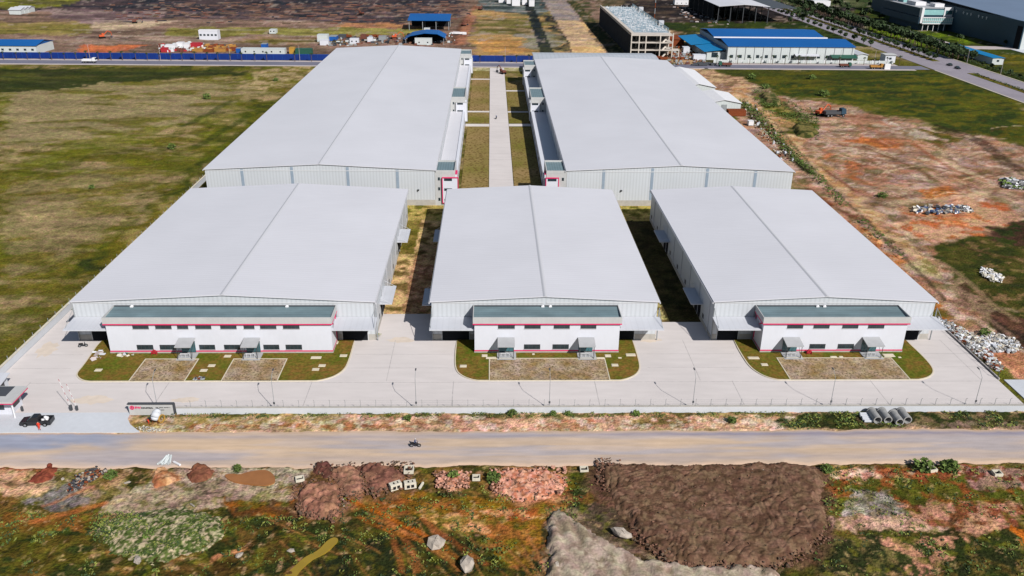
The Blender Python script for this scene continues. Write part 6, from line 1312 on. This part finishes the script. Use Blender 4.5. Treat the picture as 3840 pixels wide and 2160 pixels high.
def clutter(label, pv, n_, s0, s1, mats_, hm=1.3):
    s0 *= .5; s1 *= .55
    poly = [P(*q_) for q_ in pv]; p = np.array(poly); b = MB(); k = 0
    while k < n_:
        x_ = random.uniform(p[:,0].min(), p[:,0].max()); y_ = random.uniform(p[:,1].min(), p[:,1].max())
        if not inside(np.array([x_]), np.array([y_]), poly)[0]: continue
        s_ = random.uniform(s0,s1); d_ = random.uniform(.3,1.2); h_ = random.uniform(.3,hm); m_ = random.randrange(len(mats_)); b.hexa([(x_-s_,y_-d_,0),(x_+s_,y_-d_,0),(x_+s_,y_+d_,0),(x_-s_,y_+d_,0)],[(x_-s_*.9,y_-d_*.8,h_),(x_+s_*.8,y_-d_*.9,h_*random.uniform(.6,1)),(x_+s_*.8,y_+d_*.8,h_),(x_-s_*.9,y_+d_*.8,h_*.8)],m_); k += 1
    tag(b.build('building_materials', mats_), label, 'building materials', None, 'stuff')
clutter('red and white machine parts crowded behind the blue fence',[(404,116),(510,112),(520,128),(404,132)],130,.7,2.8,['red','white_paint','dull_red','pale_panel'],2.4)
clutter('brown and ochre building materials stacked behind the blue fence',[(478,116),(596,118),(596,130),(478,130)],120,.7,3,['ochre','rust','ochre','bark'],2)
clutter('mixed building materials in the far yard beside the white hut',[(790,92),(1010,88),(1010,114),(820,116)],150,.5,2.6,['dull_red','steel_dark','pale_panel','clod_soil','shade_and_clutter','steel'])
clutter('materials strewn on the ground under and around the blue open sheds',[(1020,86),(1140,84),(1150,112),(1010,116)],90,.5,2.0,['dull_red','pale_panel','steel_dark','clod_soil'])
clutter('small dark heaps and materials scattered over the far earthworks',[(250,8),(1180,4),(1190,60),(300,60)],240,1.2,7,['clod_soil','shade_and_clutter','bark','shade_and_clutter','dull_red'],.7)
clutter('materials lying at the foot of the concrete frame building',[(1660,118),(1740,120),(1780,160),(1690,168)],130,.4,2.2,['rust','steel','clod_soil','steel','dull_red'])
clutter('odds and ends on the ground beside the rear right warehouse',[(1840,252),(1900,262),(1990,380),(2000,420),(1960,400)],60,.3,1.4,['bark','concrete_new','stone','clod_soil'])
clutter('low materials in the far dark ground beside the open steel shed',[(1680,10),(1760,8),(1860,60),(1740,64)],90,.6,3,['steel','steel_dark','clod_soil','pavement'],.9)
for k in range(30):
    x_, y_ = G(random.uniform(2960,3330), random.uniform(8,92)); place(tr[k%3], (x_,y_,0), k, random.uniform(.9,1.5), 'garden tree in the green park left of the glass office', 'trees in the park left of the glass office')
# construction machines
def excavator(label, mat='orange'):
    t = thing('excavator',label,'excavator',(0,0,0),'excavators on the earthworks',local=True)
    for y_ in (-1.1,1.1): b = MB(); b.add([(x,y_+s_*.3,z) for s_ in (-1,1) for x,z in ((-1.9,.2),(-1.5,0),(1.5,0),(1.9,.2),(1.9,.6),(1.5,.85),(-1.5,.85),(-1.9,.6))],[tuple(range(8)),tuple(range(15,7,-1))]+[((i+1)%8,i,8+i,8+(i+1)%8) for i in range(8)]); b.build('track','tyre',t)
    b = MB(); b.bev(-1.9,1.2,-1.3,1.3,1.0,2.1,.15); b.build('body',mat,t)
    b = MB(); b.bev(.1,1.3,.25,1.3,2.0,3.0,.1); c_ = b.build('cab',mat,t); b = MB(); b.box(1.3,1.34,.35,1.2,2.1,2.9); b.build('window','glass',c_)
    b = MB(); b.cyl((1.0,-.2,1.9),(3.6,-.2,4.4),.3,.22,6); b.cyl((3.6,-.2,4.4),(5.6,-.2,3.4),.24,.2,6); b.build('boom',mat,t)
    b = MB(); b.cyl((5.6,-.2,3.4),(5.9,-.2,1.2),.2,.16,6); b.build('stick',mat,t); b = MB(); b.hexa([(5.3,-.8,.2),(6.2,-.8,.4),(6.2,.4,.4),(5.3,.4,.2)],[(5.1,-.8,1.1),(6.2,-.8,1.3),(6.2,.4,1.3),(5.1,.4,1.1)]); b.build('bucket','steel_dark',t)
    return t
ex = excavator('orange excavator digging on the dark edge of the red ground'); x_, y_ = G(3075,432); ex.location = (x_,y_,0); ex.rotation_euler = (0,0,.5); ex.scale = (1.0,)*3; ex2 = None
for px,py,rz,lb in ((384,143,.6,'orange excavator left of the white site office in the far field'),(1355,55,2.6,'far red brown excavator left of the open blue shed'),(1800,38,1.2,'far dark excavator beside the sand road'),(1885,277,2.2,'dark excavator working at the end of the narrow service road'),(1480,145,.2,'orange excavator among machinery left of the arched blue shed'),(1738,98,1.0,'excavator on the brown track right of the open blue shed'),(506,86,.3,'far excavator standing on the brown ridge at the upper left')):
    x_, y_ = G(px,py)
    if 'orange' in lb: dup(ex, (x_,y_,0), rz, 1.0, lb, 'excavators on the earthworks')
    elif ex2 is None: ex2 = excavator(lb, 'dull_red'); ex2.location = (x_,y_,0); ex2.rotation_euler = (0,0,rz)
    else: dup(ex2, (x_,y_,0), rz, .9, lb, 'excavators on the earthworks')
def truck(label, cabm, bedm):
    t = thing('truck',label,'truck',(0,0,0),None,local=True)
    b = MB(); b.box(-3.6,3.4,-.6,.6,.7,1.0); b.build('chassis','steel_dark',t)
    b = MB(); b.hexa([(1.9,-1.15,1.0),(3.7,-1.15,1.0),(3.7,1.15,1.0),(1.9,1.15,1.0)],[(1.95,-1.1,2.8),(3.4,-1.1,2.8),(3.4,1.1,2.8),(1.95,1.1,2.8)]); c_ = b.build('cab',cabm,t); b = MB(); b.hexa([(3.62,-1,1.8),(3.68,-1,1.8),(3.68,1,1.8),(3.62,1,1.8)],[(3.42,-1,2.6),(3.5,-1,2.6),(3.5,1,2.6),(3.42,1,2.6)]); b.build('windscreen','glass',c_)
    b = MB(); b.box(-3.7,1.7,-1.2,1.2,1.02,1.2); 
    for bb in ((-3.7,1.7,-1.2,-1.1),(-3.7,1.7,1.1,1.2),(-3.7,-3.6,-1.1,1.1),(1.6,1.7,-1.1,1.1)): b.box(*bb,1.2,2.0)
    b.build('bed',bedm,t)
    for x_ in (-2.7,-1.5,2.7):
        for y_ in (-1,1): b = MB(); b.wheel((x_,y_,.5),.5,.35); w_ = b.build('wheel','tyre',t); b = MB(); b.wheel((x_,y_,.5),.25,.37); b.build('rim','hub',w_)
    return t
tk = truck('dark blue flatbed truck with pale cab beside the orange excavator','teal_wall','steel_dark'); x_, y_ = G(3128,437); tk.location = (x_,y_,0); tk.rotation_euler = (0,0,.1); tk.scale = (1.25,)*3
t2 = truck('red lorry parked at the road near the blue roofed factory','green_paint','dull_red'); t2.location = (131,483,0); t2.rotation_euler = (0,0,math.pi)
for px,py,rz,lb in ((2380,236,0,'upper of the two trucks with white beds behind the rear annex'),(2384,246,.05,'lower of the two trucks with white beds behind the rear annex')):
    x_, y_ = G(px+80,py); dup(tk, (x_-13,y_,0), rz, 1.2, lb)
x_, y_ = G(3145,241); dup(t2, (x_,483.5,0), 0, .9, 'small red truck on the rear road before the factory bike shelter')
x_, y_ = G(3290,260); t3 = truck('yellow truck standing at the field edge near the junction','ochre','ochre'); t3.location = (x_,478.6,0)
x_, y_ = G(340,234); t4 = truck('white van like truck on the rear road at the left','white_paint','white_paint'); t4.location = (x_,481,0)
b = MB(); b.bev(-1.6,1.6,-1,1,0,3.0,.08); o = b.build('white_box','white_paint'); x_, y_ = G(3330,262); o.location = (x_,477.4,0); tag(o,'white box cabinet on the kerb near the avenue junction','cabinet')
def car(label, paint):
    t = thing('car',label,'car',(0,0,0),None,local=True)
    b = MB(); pr = [(-2.1,.3),(2.1,.3),(2.15,.65),(1.3,.85),(-2.0,.9)]; n = 5; b.add([(x,-.85,z) for x,z in pr]+[(x,.85,z) for x,z in pr],[tuple(range(5)),tuple(range(9,4,-1))]+[((i+1)%5,i,5+i,5+(i+1)%5) for i in range(5)]); b.build('body',paint,t)
    b = MB(); b.hexa([(-1.7,-.78,.88),(1.0,-.78,.86),(1.0,.78,.86),(-1.7,.78,.88)],[(-1.2,-.62,1.4),(.3,-.62,1.4),(.3,.62,1.4),(-1.2,.62,1.4)]); b.build('cabin','glass',t)
    for x_ in (-1.3,1.35):
        for y_ in (-.8,.8): b = MB(); b.wheel((x_,y_,.32),.32,.2); b.build('wheel','tyre',t)
    return t
cr = car('dark car on the avenue right of the junction','black_paint'); x_, y_ = G(3560,246); cr.location = (x_,y_,.02); cr.rotation_euler = (0,0,1.57)
x_, y_ = G(3590,258); dup(cr,(x_,y_,.02),-1.57,1.,'dark car on the avenue just below another near the junction')
# utility poles along the rear road
x_ = -260; up = None
pl = thing('utility_pole','thin pale lamp pole on the kerb of the rear road','lamp pole',(0,0,0),'lamp poles along the rear road',local=True)
b = MB(); b.cyl((0,0,-.2),(0,0,8),.11,.07,6); b.build('pole','pavement',pl); b = MB(); b.cyl((0,0,7.9),(0,-1.6,8.3),.05,n=5); b.box(-.12,.12,-2.2,-1.5,8.25,8.35); b.build('lamp_head','steel',pl)
pl.location = (-225,493,0)
for x_ in (-186,-147,-108,-30,8,140,160,180,200,220): dup(pl,(x_,493.5,0),0,1.)
for y_ in range(320,860,36): dup(pl,(277.5,y_,0),-1.57,1.,'thin pale lamp pole along the far kerb of the avenue','lamp poles along the avenue')
# far machinery clutter: low rows of stock
random.seed(15)
for i_,(px,py,w_,m_,lb) in enumerate(((1395,138,34,'rust','row of rusty steel stock left of the arched shed'),(1290,138,20,'rust','short row of rusty stock right of the blue container'),(1720,128,26,'white_paint','white goods stacked under the edge of the open blue shed'),(2470,222,22,'rust','red brown stack of steel behind the rear annex'),(2420,215,16,'red','red stack of bars at the foot of the concrete frame'),(2645,245,40,'steel_dark','long dark low loader by the rear road'))):
    x_, y_ = G(px,py); b = MB()
    for k in range(26): a_ = x_+random.uniform(-w_/6,w_/6); c_ = y_+random.uniform(-2,2); s_ = random.uniform(.5,2.2); b.box(a_-s_,a_+s_,c_-.4,c_+.4,random.uniform(0,.5),random.uniform(.6,1.6))
    tag(b.build('steel_stock',m_), lb, 'stock pile')
